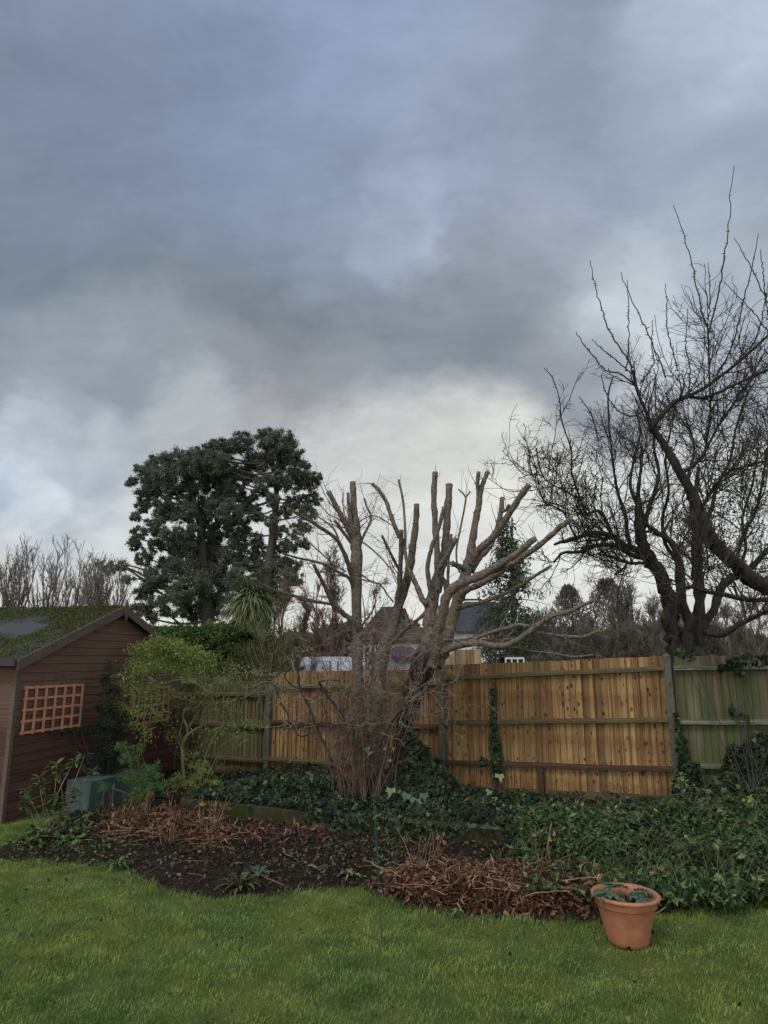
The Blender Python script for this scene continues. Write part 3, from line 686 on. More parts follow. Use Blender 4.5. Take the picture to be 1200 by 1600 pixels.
# ------------------------------------------------------------------ terracotta pot with its plant
def pot():
    p = on(982, 1474, 0)
    H, R1, R0 = .50, .27, .165   # profile units, scaled by PS
    PS = .85
    t = thing('plant_pot', 'round terracotta coloured plant pot standing on the lawn', 'plant pot', (p[0], p[1], 0)); t.scale = (.87, .87, .70)
    n = 72
    def lathe(prof):
        mb = MB(); th = np.arange(n) / n * 2 * np.pi; V = np.array([[(r * math.cos(a), r * math.sin(a), z) for a in th] for r, z in prof]).reshape(-1, 3)
        Q = []
        for k in range(len(prof) - 1):
            for j in range(n): Q.append((k * n + j, k * n + (j + 1) % n, (k + 1) * n + (j + 1) % n, (k + 1) * n + j))
        mb.add(V, Q); return mb
    zb = .39
    lathe([(.02, .004), (R0 - .012, .004), (R0, .012), (R0 + .012, .05), (.210, .21), (.246, zb - .01), (.2495, zb - .004), (.256, zb), (.2595, zb + .006), (.268, H - .045), (.270, H - .035)]).build('pot_body', M['terracotta'], t, smooth=True, world=False)
    pr = [(.270 + .02 * math.cos(a) + .004, H - .018 + .021 * math.sin(a)) for a in np.linspace(-2.2, 2.6, 15)]
    lathe(pr + [(.245, H - .03), (.235, H - .12), (.225, H - .2)]).build('rim', M['terracotta'], t, smooth=True, world=False)
    mb = MB(); g = np.arange(n) / n * 2 * np.pi; rings = [(.0, .02), (.08, .015), (.16, .0), (.232, -.01)]
    V = [(r * math.cos(a), r * math.sin(a), H - .11 + z + rnd.gauss(0, .006)) for r, z in rings[1:] for a in g] + [(0, 0, H - .09)]
    Q = []; T = [(3 * n, j, (j + 1) % n) for j in range(n)]
    for k in range(2):
        for j in range(n): Q.append((k * n + j, k * n + (j + 1) % n, (k + 1) * n + (j + 1) % n, (k + 1) * n + j))
    mb.add(V, Q, T); mb.build('compost', M['soil'], t, world=False)
    # broken notch and dark drainage hole at the foot
    mb = MB(); c = []
    for ang, z, s in ((-1.9, .03, .024), (-.55, .17, .014)):
        ux, uy = math.cos(ang), math.sin(ang); tx, ty = -uy, ux; r = R0 + .012 + (z - .04) * .24
        q = [(-s, -.8 * s), (s, -.6 * s), (s * .3, s * 1.1)]
        V = [(ux * (r + .004) + tx * a, uy * (r + .004) + ty * a, z + b) for a, b in q]
        V += [(ux * (r - .01) + tx * a, uy * (r - .01) + ty * a, z + b) for a, b in q]
        mb = MB(); mb.add(V, [(0, 1, 4, 3), (1, 2, 5, 4), (2, 0, 3, 5)], [(0, 1, 2), (5, 4, 3)]); mb.build('drainage_hole', M['soil'], t, world=False)
    # hellebore: palmate leaves on short stalks
    h = thing('potted_plant', 'small hellebore with palmate green leaves growing in the terracotta pot', 'plant', (p[0], p[1], (H - .15) * .70)); h.scale = (.95,) * 3
    ml = MB(); ms = MB()
    for (x, y, z, sc, tilt) in ((-.145, -.05, .135, 1.25, .5), (-.06, .07, .15, .9, .2), (.04, -.02, .12, .9, -.1), (.1, -.10, .10, 1.15, -.5), (.13, .03, .12, .9, -.4), (-.1, -.1, .11, .8, .3), (0.0, .1, .13, .7, 0)):
        P = np.array([(0, 0, 0), (x * .5, y * .5, z * .8), (x, y, z)]); ms.tubes(smoothpts(P, 4), np.linspace(.004, .003, 9), 5)
        for k in range(7):
            a = -1.5 + k * .5 + math.atan2(y, x); L_ = .135 * sc * (1 - .25 * abs(k - 3) / 3); d = np.array([math.cos(a), math.sin(a), rnd.uniform(-.25, .1)])
            s_ = np.array([-math.sin(a), math.cos(a), 0]); o = np.array([x, y, z]); up = np.array([0, 0, .012])
            V = [o, o + d * L_ * .4 + s_ * L_ * .17, o + d * L_ * .75 + s_ * L_ * .19, o + d * L_ + np.array([0, 0, -.03]), o + d * L_ * .75 - s_ * L_ * .19, o + d * L_ * .4 - s_ * L_ * .17, o + d * L_ * .45 - up, o + d * L_ * .8 - up * .8]
            ml.add(V, None, [(0, 1, 6), (1, 2, 6), (2, 7, 6), (2, 3, 7), (3, 4, 7), (4, 6, 7), (4, 5, 6), (5, 0, 6)])
    ml.build('leaves', M['hellebore'], h, world=False); ms.build('stem', M['twig_green'], h, world=False)
pot()

def pole():
    a = on(597, 1478, 0); P = at(583, 1243, a[1] + .03)
    mb = MB(); K = 14; pts = np.array([a + (P - a) * k / (K - 1) for k in range(K)]); pts[:, 0] += .004 * np.sin(np.linspace(0, 3.1, K))
    t = thing('garden_stake', 'thin green garden stake pushed upright into the lawn', 'garden stake', a)
    mb.tubes(pts, np.full(K, .0042), 8); mb.build('cane', M['green_pole'], t)
    mb = MB(); mb.tubes(np.array([P, P + (0, 0, .012)]), np.array([.0085, .0075]), 8); mb.build('cap', M['green_pole'], t)
pole()

# ------------------------------------------------------------------ trees
def wpt(C, Y0, Y1=None, sub=4):
    """control points (px, py, width px) at depth Y0..Y1 -> world polyline and radii"""
    C = np.array(C, float); Y1 = Y0 if Y1 is None else Y1; n = len(C)
    s = np.r_[0, np.cumsum(np.hypot(*np.diff(C[:, :2], axis=0).T))]; s /= s[-1]
    Ys = Y0 + (Y1 - Y0) * s
    P = np.array([at(c[0], c[1], y) for c, y in zip(C, Ys)]); R = C[:, 2] * Ys / 1104 / 2
    q = smoothpts(np.c_[P, R], sub); return q[:, :3], np.maximum(q[:, 3], .0015)
def grow(P, R, n, t0, t1, length, ang, up=0.0, wig=.18, rf=.45, K=6, rmin=.0012, jit=.35, out=None):
    """children for polylines P (N,K,3): n each; returns polylines and radii"""
    N = len(P); Kp = P.shape[1]; idx = np.repeat(np.arange(N), n); m = len(idx)
    t = RG.uniform(t0, t1, m); f = t * (Kp - 1); i = np.minimum(f.astype(int), Kp - 2); w = (f - i)[:, None]
    o = P[idx, i] * (1 - w) + P[idx, i + 1] * w; r = (R[idx, i] * (1 - w[:, 0]) + R[idx, i + 1] * w[:, 0])
    tn = P[idx, i + 1] - P[idx, i]; tn /= np.linalg.norm(tn, axis=1, keepdims=True) + 1e-9
    pr = RG.standard_normal((m, 3)); pr -= (pr * tn).sum(1, keepdims=True) * tn; pr /= np.linalg.norm(pr, axis=1, keepdims=True)
    a = np.radians(RG.normal(ang, ang * .25, m))[:, None]; d = tn * np.cos(a) + pr * np.sin(a); d[:, 2] += up; 
    if out is not None: d += out
    d /= np.linalg.norm(d, axis=1, keepdims=True)
    L_ = length * np.exp(RG.normal(0, jit, m)) * (1.15 - .5 * t); seg = (L_ / (K - 1))[:, None]
    pts = [o]
    cur = d
    for k in range(K - 1):
        cur = cur + RG.normal(0, wig, (m, 3)) + np.array([0, 0, up * .25]); cur /= np.linalg.norm(cur, axis=1, keepdims=True)
        pts.append(pts[-1] + cur * seg)
    Pn = np.stack(pts, 1); r0 = np.maximum(r * rf, rmin * 1.3)[:, None]
    Rn = r0 + (rmin - r0) * np.linspace(0, 1, K)[None] ** .8
    return Pn, np.maximum(Rn, rmin)
def resample(P, R, K):
    s = np.r_[0, np.cumsum(np.linalg.norm(np.diff(P, axis=0), axis=1))]; u = np.linspace(0, s[-1], K)
    return np.stack([np.interp(u, s, P[:, k]) for k in range(3)], 1), np.interp(u, s, R)
def limb(t, name, C, Y0, Y1, mat, cut=False, sides=12, rough=.05, knots=True, lab=None, sub=5):
    P, R = wpt(C, Y0, Y1, sub); R = R * .90; mb = MB()
    P = P + RG.normal(0, .06, P.shape) * R[:, None] * np.r_[0, np.ones(len(P) - 2), 0][:, None]
    R = R * (1 + .07 * np.sin(np.arange(len(R)) * 1.7 + rnd.random() * 6) * (R > .02)); 
    mb.tubes(P, R, sides, cap=True, rough=rough if R.mean() > .02 else 0)
    if knots and R.mean() > .018:      # bumps and stubs left by pruned twigs
        k = max(2, int(len(P) * .5)); ii = RG.integers(1, len(P) - 1, k); d = RG.standard_normal((k, 3)); d /= np.linalg.norm(d, axis=1, keepdims=True)
        r = R[ii]; Q = np.stack([P[ii] + d * (r * .6)[:, None], P[ii] + d * (r * (1.0 + .25 * RG.random(k)))[:, None] + np.array([0, 0, .01])], 1)
        mb.tubes(Q, np.stack([r * .38, r * .2], 1), 6)
    o = mb.build(name, mat, t, smooth=True)
    if cut:
        e = P[-1]; tn = P[-1] - P[-2]; tn /= np.linalg.norm(tn); mb = MB()
        mb.tubes(np.array([e - tn * .002, e + tn * .006]), np.array([R[-1] * .93, R[-1] * .88]), 14)
        c = mb.build('cut_end', M['cut'], None); c.parent = o
        c.data.vertices.foreach_set('co', (np.concatenate(mb.V) - np.array(base_of(t))).astype(np.float32).ravel())
    return P, R
def stack(L, K=10):
    q = [resample(P, R, K) for P, R in L]; return np.stack([a for a, b in q]), np.stack([b for a, b in q])
def twigs(t, L, spec, mat, name='twigs', K=10):
    """spec: list of grow kwargs per level; all twigs of a tree are one part"""
    P, R = stack(L, K); mb = MB(); cur = (P, R)
    for k, s in enumerate(spec):
        cur = grow(*cur, **s); mb.tubes(cur[0], cur[1], 3 if k else 4, cap=False)
    o = mb.build(name, mat, t); o['kind'] = 'stuff'; return cur

YB = 10.7
# left pollard ---------------------------------------------------------------
b = at(562, 1244, YB)
t = thing('pollarded_tree', 'slender pollarded tree with a straight trunk, leftmost of the cut trees', 'tree', b, group='pollarded trees in the raised bed')
Ls = []
Ls.append(limb(t, 'trunk', [(563, 1250, 30), (562, 1200, 25), (560, 1120, 21), (559, 1060, 20), (558, 1000, 17), (557, 930, 18), (557, 870, 21), (556, 835, 19), (553, 800, 13), (551, 753, 10.5)], YB, YB, M['bark'], True))
for C, y1, cut in [
    ([(557, 850, 12), (549, 820, 9), (545, 795, 6), (544, 770, 6)], YB - .15, True),
    ([(553, 845, 12), (543, 825, 10), (527, 794, 9), (513, 768, 9)], YB - .2, True),
    ([(552, 905, 10), (546, 886, 9), (534, 856, 7.5), (523, 840, 7), (499, 823, 6.5), (473, 807, 6), (450, 795, 5.5)], YB - 1.0, True),
    ([(551, 850, 7), (536, 831, 6), (523, 813, 5)], YB - .3, True),
    ([(534, 856, 4), (532, 851, 3.5), (523, 829, 3.2), (510, 816, 3), (491, 804, 2.4)], YB + .3, False),
    ([(553, 925, 8), (546, 904, 6), (527, 893, 5.5), (510, 883, 5), (486, 876, 4.5), (462, 871, 4), (440, 864, 3)], YB - .9, False),
    ([(560, 990, 11), (554, 974, 10), (534, 956, 9), (521, 945, 8.5), (508, 917, 7.5), (497, 896, 6.5), (490, 882, 6)], YB - .9, True),
    ([(530, 952, 6), (517, 944, 5), (495, 941, 4.6), (475, 938, 4.3), (462, 935, 4)], YB - 1.0, True),
    ([(523, 945, 5), (500, 941, 5), (470, 934, 5), (445, 927, 4.8), (420, 919, 4.6), (394, 904, 4.4)], YB - 1.4, True),
    ([(560, 860, 6), (566, 842, 5), (576, 821, 4.5), (580, 807, 4), (573, 792, 3.6), (569, 779, 3.4)], YB + .2, False),
    ([(562, 855, 4), (566, 847, 3.2), (593, 869, 3), (617, 897, 2.6)], YB - .3, False),
    ([(540, 830, 2.4), (580, 806, 2.2), (608, 818, 2), (620, 828, 1.8)], YB + .3, False),
    ([(560, 990, 4), (566, 976, 3.4), (580, 958, 3), (588, 938, 2.6)], YB - .3, False),
    ([(540, 893, 3.5), (520, 880, 3), (497, 860, 2.6), (470, 835, 2.2), (446, 812, 1.8)], YB + .5, False),
    ([(556, 890, 3), (576, 906, 2.6), (595, 914, 2.4), (606, 930, 2.4), (615, 941, 3)], YB + .2, False),
    ([(500, 893, 3), (530, 899, 3), (560, 904, 2.6), (590, 912, 2.6)], YB - .4, False),
]: Ls.append(limb(t, 'branch', C, YB, y1, M['bark'], cut))
twigs(t, Ls[1:], [dict(n=7, t0=.15, t1=1, length=.5, ang=60, up=.15, wig=.16, rf=.28, rmin=.0022, K=7),
                  dict(n=3, t0=.2, t1=1, length=.28, ang=50, up=.1, wig=.18, rf=.7, rmin=.0018, K=5)], M['twig_red'])
# middle pollard -------------------------------------------------------------
YM = 11.0; b = at(590, 1236, YM)
t = thing('pollarded_tree', 'pollarded tree leaning right in the middle, between the slender one and the thick one', 'tree', b, group='pollarded trees in the raised bed')
Lm = [limb(t, 'trunk', [(586, 1246, 32), (586, 1180, 28), (587, 1110, 27), (592, 1050, 27), (600, 1015, 22), (615, 978, 17.5), (622, 950, 16), (631, 922, 15.5), (640, 888, 15), (645, 855, 13), (650, 818, 11), (651, 788, 10.5)], YM, YM - .1, M['bark'], True)]
for C, y1, cut in [
    ([(634, 965, 9), (621, 943, 10), (624, 917, 9.5), (626, 873, 8.5), (627, 842, 8.2), (627, 828, 8.4)], YM - .5, True),
    ([(634, 868, 6), (630, 848, 7.5), (621, 832, 8), (613, 812, 8), (604, 785, 7.5), (593, 768, 7), (582, 756, 7)], YM + .4, True),
    ([(628, 895, 6), (619, 882, 5.4), (608, 860, 5), (597, 837, 4.6)], YM - .4, True),
    ([(631, 952, 6), (636, 965, 6), (637, 978, 6), (645, 974, 6), (660, 962, 6.5), (668, 952, 7)], YM - .5, False),
    ([(603, 1012, 10), (615, 1002, 9.5), (632, 985, 7.5), (645, 974, 6.5)], YM - .45, True),
    ([(630, 930, 3), (637, 915, 2.6), (633, 900, 2.4)], YM - .4, False),
]: Lm.append(limb(t, 'branch', C, YM, y1, M['bark'], cut))
twigs(t, Lm[1:], [dict(n=6, t0=.15, t1=1, length=.45, ang=60, up=.15, wig=.18, rf=.25, rmin=.002, K=7),
                  dict(n=2, t0=.3, t1=1, length=.25, ang=50, up=.1, wig=.18, rf=.7, rmin=.0017, K=5)], M['twig_red'])
# right pollard --------------------------------------------------------------
YR = 10.4; b = at(622, 1246, YR)
t = thing('pollarded_tree', 'thickest pollarded tree with a dark leaning trunk and many sawn off limbs', 'tree', b, group='pollarded trees in the raised bed')
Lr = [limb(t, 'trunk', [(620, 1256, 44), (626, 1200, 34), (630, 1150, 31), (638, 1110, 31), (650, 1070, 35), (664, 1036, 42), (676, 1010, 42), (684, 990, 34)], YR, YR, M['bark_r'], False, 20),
      limb(t, 'stem', [(668, 1040, 26), (670, 1000, 24), (672, 960, 24), (678, 925, 22), (684, 900, 17), (690, 880, 12)], YR, YR + .15, M['bark'], False, 16),
      limb(t, 'stem', [(676, 1040, 20), (684, 1012, 20), (686, 982, 19), (694, 950, 18), (701, 927, 17), (722, 911, 16.5), (752, 899, 15), (780, 882, 13.5), (802, 869, 12), (822, 853, 11.5), (836, 841, 11)], YR - .2, YR - 1.1, M['bark'], True, 14),
      limb(t, 'stem', [(680, 1040, 28), (694, 1004, 27), (707, 965, 22), (718, 932, 21), (727, 900, 21), (735, 865, 16), (740, 832, 13), (747, 795, 11.5), (751, 768, 11), (756, 752, 8), (762, 737, 8.5)], YR, YR + .35, M['bark'], True, 16)]
for C, y0, y1, cut in [
    ([(680, 930, 14), (684, 880, 12), (680, 820, 11), (678, 775, 10.5), (680, 738, 10)], YR + .1, YR + .1, True),
    ([(684, 925, 14), (692, 880, 13.5), (696, 845, 13.5), (699, 807, 13), (702, 757, 12.5)], YR + .2, YR + .5, True),
    ([(676, 935, 10), (671, 912, 9), (668, 890, 8), (671, 868, 7.5), (677, 848, 8), (686, 823, 7.5), (694, 792, 7.5)], YR, YR - .3, True),
    ([(698, 938, 10), (697, 915, 9.5), (690, 903, 9), (686, 891, 8.5), (692, 878, 8.5), (702, 862, 8.5), (712, 841, 8.5)], YR - .3, YR - .8, True),
    ([(698, 930, 6), (700, 905, 5.5), (701, 870, 5.2), (705, 835, 5.5)], YR - .3, YR - .5, True),
    ([(700, 924, 7), (709, 913, 6.5), (722, 906, 7)], YR - .3, YR - .6, True),
    ([(720, 928, 12), (735, 919, 11.5), (765, 905, 11), (800, 881, 10.5), (830, 861, 10.5), (857, 840, 10), (877, 822, 9.5), (892, 811, 10)], YR, YR - 1.0, True),
    ([(752, 900, 7), (766, 895, 6.5), (782, 890, 6), (799, 879, 5.5)], YR - .5, YR - 1.0, True),
    ([(748, 776, 7), (746, 755, 7), (748, 737, 7.5)], YR + .3, YR + .2, True),
    ([(738, 880, 15), (747, 860, 13.5), (770, 840, 12.5), (790, 812, 12), (810, 780, 11), (827, 757, 11)], YR + .1, YR - .6, True),
    ([(736, 893, 12), (749, 872, 10.5), (764, 855, 10), (775, 832, 9.5), (782, 802, 9), (785, 778, 8.5)], YR + .3, YR + .8, True),
    ([(784, 800, 6), (791, 796, 6.5), (796, 789, 6.5)], YR + .7, YR + .6, True),
    ([(726, 890, 10), (715, 884, 9.5), (705, 880, 8.5)], YR, YR - .3, True),
    ([(719, 895, 4), (715, 885, 3.6), (713, 860, 3.4), (719, 828, 3.4), (726, 792, 3.4), (727, 776, 3.2), (716, 764, 2.6)], YR - .2, YR - .3, False),
    ([(727, 778, 3), (735, 768, 2.8)], YR - .3, YR - .3, False),
    ([(714, 951, 9), (728, 947, 7.5), (752, 941, 7), (790, 927, 6.5), (820, 910, 6), (840, 897, 5.5), (861, 884, 5)], YR - .1, YR - 1.2, True),
    ([(716, 938, 4), (735, 937, 3.5), (752, 937, 3.2)], YR, YR + .3, False),
    ([(668, 945, 10), (660, 935, 10), (652, 918, 9.5), (645, 901, 8.5), (637, 884, 6.5), (633, 862, 5), (633, 832, 4.6), (630, 785, 4.2), (623, 750, 4.4)], YR, YR + .4, True),
    ([(690, 1020, 16), (704, 1012, 13.5), (727, 1006, 12.5), (752, 1005, 12), (780, 1010, 12), (805, 1002, 11), (827, 987, 10.5), (847, 972, 9), (865, 962, 7.5), (890, 955, 7), (910, 946, 6.5), (931, 937, 5.5)], YR - .3, YR - 1.5, True),
    ([(725, 1006, 9), (742, 999, 7.5), (760, 990, 7.2), (790, 982, 6.8), (812, 976, 6.4), (830, 979, 6), (847, 970, 5.5)], YR - .4, YR - 1.0, False),
    ([(824, 985, 6), (840, 988, 6.2), (865, 992, 6.2), (890, 995, 6.2), (915, 994, 6), (936, 985, 5.6)], YR - .8, YR - 1.5, True),
    ([(764, 989, 4.5), (772, 997, 4.5), (783, 1006, 4)], YR - .5, YR - .55, False),
    ([(754, 1000, 5), (780, 1001, 4.6), (800, 997, 4.6)], YR - .5, YR - .3, True),
    ([(780, 1012, 4), (805, 1012, 3.4), (830, 1017, 3.4), (865, 1021, 3.2), (895, 1026, 3), (927, 1023, 2.6)], YR - .6, YR - 1.3, False),
    ([(690, 1000, 6), (720, 1000, 4), (745, 994, 3.4)], YR - .4, YR - .3, False),
]: Lr.append(limb(t, 'branch', C, y0, y1, M['bark'], cut))
twigs(t, Lr[3:], [dict(n=3, t0=.2, t1=1, length=.38, ang=60, up=.25, wig=.15, rf=.2, rmin=.0017, K=6)], M['twig_red'])
twigs(t, Lr[-6:], [dict(n=5, t0=.4, t1=1, length=.4, ang=50, up=.3, wig=.15, rf=.3, rmin=.0018, K=6), dict(n=2, t0=.3, t1=1, length=.2, ang=50, up=.2, wig=.15, rf=.7, rmin=.0016, K=5)], M['twig_pale'])

# multi-stemmed bush in front ---------------------------------------------------
def bush():
    YQ = 10.0; b = at(570, 1256, YQ)
    t = thing('multi_stem_bush', 'leafless reddish bush of many thin upright stems in front of the pollarded trees', 'bush', b)
    n = 52; P = []; R = []
    for k in range(n):
        x0 = b[0] - .04 + rnd.gauss(0, .17); y0 = b[1] + rnd.gauss(0, .14); h = rnd.uniform(.9, 2.15); lean = rnd.gauss(0, .24)
        K = 12; z = np.linspace(0, h, K); u = z / h
        x = x0 + (x0 - b[0]) * .8 * u + lean * u * h + .10 * np.sin(u * 5 + rnd.random() * 6) * u; y = y0 + rnd.gauss(0, .2) * u
        P.append(np.stack([x, y, z + b[2]], 1)); r = rnd.uniform(.005, .010); R.append(np.linspace(r, r * .35, K))
    P = np.array(P); R = np.array(R); mb = MB(); mb.tubes(P, R, 5, cap=False); mb.build('stems', M['twig_red'], t)['kind'] = 'stuff'
    mb = MB(); c = grow(P, R, 6, .35, 1, .5, 55, up=.12, wig=.28, rf=.55, rmin=.0022, K=8); mb.tubes(*c, 3, cap=False)
    c2 = grow(*c, 3, .2, 1, .24, 55, up=.0, wig=.32, rf=.75, rmin=.0017, K=6); mb.tubes(*c2, 3, cap=False); mb.build('twigs', M['twig_red'], t)['kind'] = 'stuff'
    # crooked pale twigs and the long dark arching shoots
    LL = []
    for C, y1 in [([(520, 1190, 5), (510, 1168, 4.6), (494, 1134, 4.2), (480, 1100, 4), (469, 1074, 3.6), (464, 1040, 3), (460, 1010, 2.4)], YQ - .5),
                  ([(556, 1180, 4), (550, 1137, 4), (529, 1110, 3.6), (508, 1082, 3.4), (499, 1067, 3), (508, 1063, 2.4), (530, 1063, 2)], YQ - .5),
                  ([(578, 1200, 4.5), (585, 1176, 4), (613, 1127, 3.8), (644, 1085, 3.6), (669, 1071, 3.2), (704, 1069, 2.8), (728, 1053, 2.2), (745, 1049, 1.8)], YQ - .8),
                  ([(462, 1045, 2.6), (440, 1050, 2.4), (420, 1064, 2.2), (395, 1075, 2)], YQ - .7),
                  ([(600, 1110, 2.6), (575, 1130, 2.4), (548, 1130, 2.2), (500, 1130, 1.8), (440, 1140, 1.5)], YQ - .8),
                  ([(470, 1080, 2.2), (445, 1058, 2), (470, 1030, 2), (482, 1000, 1.6)], YQ - .4),
                  ([(497, 1140, 3), (470, 1150, 2.6), (452, 1123, 2.4), (430, 1075, 2.2), (418, 1066, 2)], YQ - .2)]:
        Pp, Rr = wpt(C, YQ, y1, 5); Pp[1:-1] += RG.normal(0, .006, Pp[1:-1].shape); LL.append((Pp, Rr)); mb = MB(); mb.tubes(Pp, Rr, 7); mb.build('branch', M['twig_dark'], t, smooth=True)
    mb = MB(); c = grow(*stack(LL), 7, .35, 1, .34, 60, up=-.1, wig=.42, rf=.6, rmin=.0024, K=9); mb.tubes(*c, 4, cap=False)
    c = grow(*c, 3, .2, 1, .16, 60, up=0, wig=.45, rf=.8, rmin=.002, K=6); mb.tubes(*c, 3, cap=False); mb.build('twigs', M['twig_pale'], t)['kind'] = 'stuff'
    # thicket of crooked pale twigs around the base of the trunks
    n = 160; o = np.stack([RG.normal(b[0] + .2, .6, n), RG.normal(b[1], .25, n), b[2] + RG.uniform(.9, 2.4, n)], 1); d = RG.standard_normal((n, 3)) * (1, .5, .7); d /= np.linalg.norm(d, axis=1, keepdims=True)
    P0 = o[:, None, :] + d[:, None, :] * np.linspace(0, .4, 6)[None, :, None] + np.cumsum(RG.normal(0, .03, (n, 6, 3)), 1); R0 = np.full((n, 6), .0035)
    mb = MB(); mb.tubes(P0, R0, 4, cap=False); c = grow(P0, R0, 4, 0, 1, .25, 60, wig=.4, rf=.7, rmin=.002, K=6); mb.tubes(*c, 3, cap=False); mb.build('twigs', M['twig_pale'], t)['kind'] = 'stuff'
    # a few leaves still hanging
    C = np.array([at(x, y, YQ - .2) for x, y in [(601, 1168), (603, 1178), (607, 1188), (615, 1168), (486, 1215), (503, 1218), (578, 1174), (574, 1168)]])
    mb = MB(); mb.leaves(C, .07, 'ivy', tipdir=(0, 0, -1), spread=.5); mb.build('leaves', M['paleleaf'], t)
bush()

# old apple tree behind the fence --------------------------------------------------
YA = 12.3
def apple():
    b = at(1075, 1060, YA); b[2] = 0
    t = thing('old_apple_tree', 'old dark apple tree with mossy forked trunks rising behind the fence post', 'tree', b, group='old fruit trees with bare tangled crowns')
    L = []
    P = np.array([b, at(1074, 1030, YA)]); Pw = smoothpts(np.array([(b[0], b[1], -.1), (b[0], b[1], 1.0), at(1074, 1035, YA), at(1074, 1010, YA)]), 4)
    mb = MB(); mb.tubes(Pw, np.linspace(.36, .27, len(Pw)), 18, rough=.06); mb.build('trunk', M['bark_old'], t, smooth=True)
    for C, y0, y1 in [
        ([(1062, 1035, 32), (1056, 1005, 31), (1049, 973, 27), (1046, 937, 26), (1034, 903, 24), (1022, 880, 23), (1008, 862, 24), (1001, 838, 21), (998, 800, 15), (997, 775, 9), (1000, 740, 5), (1003, 700, 3)], YA, YA - .2),
        ([(1073, 1025, 22), (1077, 975, 19), (1064, 943, 17), (1063, 917, 17), (1060, 880, 15), (1053, 853, 13), (1040, 840, 10), (1024, 830, 9), (1010, 818, 6), (1004, 800, 4)], YA - .15, YA - .9),
        ([(1090, 1030, 26), (1092, 975, 23), (1093, 927, 20), (1090, 887, 19), (1089, 840, 17), (1083, 800, 14), (1086, 770, 9), (1092, 730, 6)], YA, YA + .3),
        ([(1098, 990, 15), (1104, 968, 14), (1118, 950, 14), (1125, 922, 14), (1140, 905, 14), (1152, 900, 13), (1170, 890, 11), (1190, 870, 9), (1215, 845, 7)], YA + .3, YA + 1.2),
        ([(1095, 985, 12), (1108, 990, 10), (1130, 991, 9.5), (1160, 973, 9), (1200, 955, 8.5), (1240, 945, 7)], YA, YA - .8),
        ([(1010, 866, 14), (990, 858, 12), (973, 852, 11.5), (957, 838, 11), (927, 833, 9), (900, 841, 8), (880, 846, 6.5), (866, 851, 4)], YA - .1, YA - 1.2),
        ([(1012, 872, 10), (987, 867, 9), (963, 853, 7.5), (933, 852, 6.5), (907, 862, 6), (880, 864, 5), (866, 878, 4)], YA - .1, YA - 1.6),
        ([(1010, 880, 7), (997, 880, 6), (985, 880, 6), (967, 875, 5), (950, 868, 4), (935, 866, 3)], YA - .1, YA - .8),
        ([(980, 880, 4), (972, 890, 4), (960, 898, 3.6)], YA - .5, YA - .5),
        ([(957, 838, 8), (950, 820, 7), (938, 800, 6), (925, 800, 5), (912, 805, 5), (900, 790, 4)], YA - .4, YA - .9),
        ([(915, 805, 4.5), (905, 775, 4), (900, 760, 3.6), (893, 735, 3.4), (893, 705, 3), (885, 680, 2.6), (877, 655, 2.4), (875, 630, 2), (870, 608, 1.8), (862, 588, 1.5), (850, 575, 1.3)], YA - .8, YA - 1.2),
        ([(905, 780, 3.4), (885, 768, 3), (860, 755, 2.6), (845, 743, 2.4), (828, 742, 2), (810, 748, 1.6)], YA - .8, YA - 1.6),
        ([(985, 860, 9), (980, 830, 8), (976, 800, 7), (965, 770, 5.5), (960, 740, 4.4), (955, 700, 3.4), (950, 660, 2.6)], YA - .3, YA - .8),
        ([(1000, 840, 9), (1012, 800, 8), (1022, 770, 7), (1030, 740, 5.4), (1022, 700, 4), (1020, 650, 3)], YA - .1, YA + .6),
        ([(1060, 880, 8), (1040, 850, 7), (1035, 810, 6), (1045, 770, 5), (1040, 720, 4), (1048, 670, 3)], YA - .5, YA - 1.3),
        ([(1090, 840, 9), (1110, 800, 8), (1120, 760, 6), (1140, 720, 5), (1150, 670, 4), (1165, 620, 3)], YA + .3, YA + .8),
        ([(997, 790, 8), (985, 760, 6), (990, 720, 4.6), (1000, 680, 3.4), (995, 640, 2.4)], YA - .1, YA + .5),
        ([(900, 840, 5), (890, 820, 4), (880, 800, 3.4), (860, 790, 2.6), (838, 790, 2)], YA - 1, YA - 1.4),
        ([(1150, 900, 7), (1165, 860, 6), (1160, 810, 5), (1175, 760, 4), (1185, 700, 3)], YA + .6, YA + 1.),
        ([(1090, 790, 8), (1075, 750, 6), (1085, 700, 4.5), (1070, 650, 3.5)], YA + .2, YA + .8),
    ]:
        P, R = wpt(C, y0, y1, 4); L.append((P, R)); mb = MB(); P = P + RG.normal(0, .10, P.shape) * R[:, None]
        R = R * .88; mb.tubes(P, R, 10 if R.mean() > .03 else 7, rough=.13 if R.mean() > .03 else 0)
        k = max(3, len(P) // 2); ii = RG.integers(1, len(P), k); d = RG.standard_normal((k, 3)); d /= np.linalg.norm(d, axis=1, keepdims=True); r = R[ii]
        mb.tubes(np.stack([P[ii] + d * (r * .5)[:, None], P[ii] + d * (r * 1.35)[:, None]], 1), np.stack([r * .5, r * .25], 1), 6)
        mb.build('limb', M['bark_old'], t, smooth=True)
    P, R = stack(L[5:10] + L[11:], 14); mb = MB(); p1, r1 = stack([L[10]], 14); c0 = grow(p1, r1, 26, .05, 1, .16, 60, up=.2, rf=.8, rmin=.004, K=5); mb.tubes(*c0, 3, cap=False); c0 = grow(p1, r1, 14, .0, .45, .5, 60, up=.3, rf=.7, rmin=.004, K=7); mb.tubes(*c0, 3, cap=False)
    c1 = grow(P, np.minimum(R, .05), 11, .25, 1, .85, 58, up=.38, wig=.15, rf=.4, rmin=.006, K=9); mb.tubes(*c1, 4, cap=False)
    c2 = grow(*c1, 7, .15, 1, .46, 50, up=.22, wig=.20, rf=.6, rmin=.004, K=7); mb.tubes(*c2, 3, cap=False)
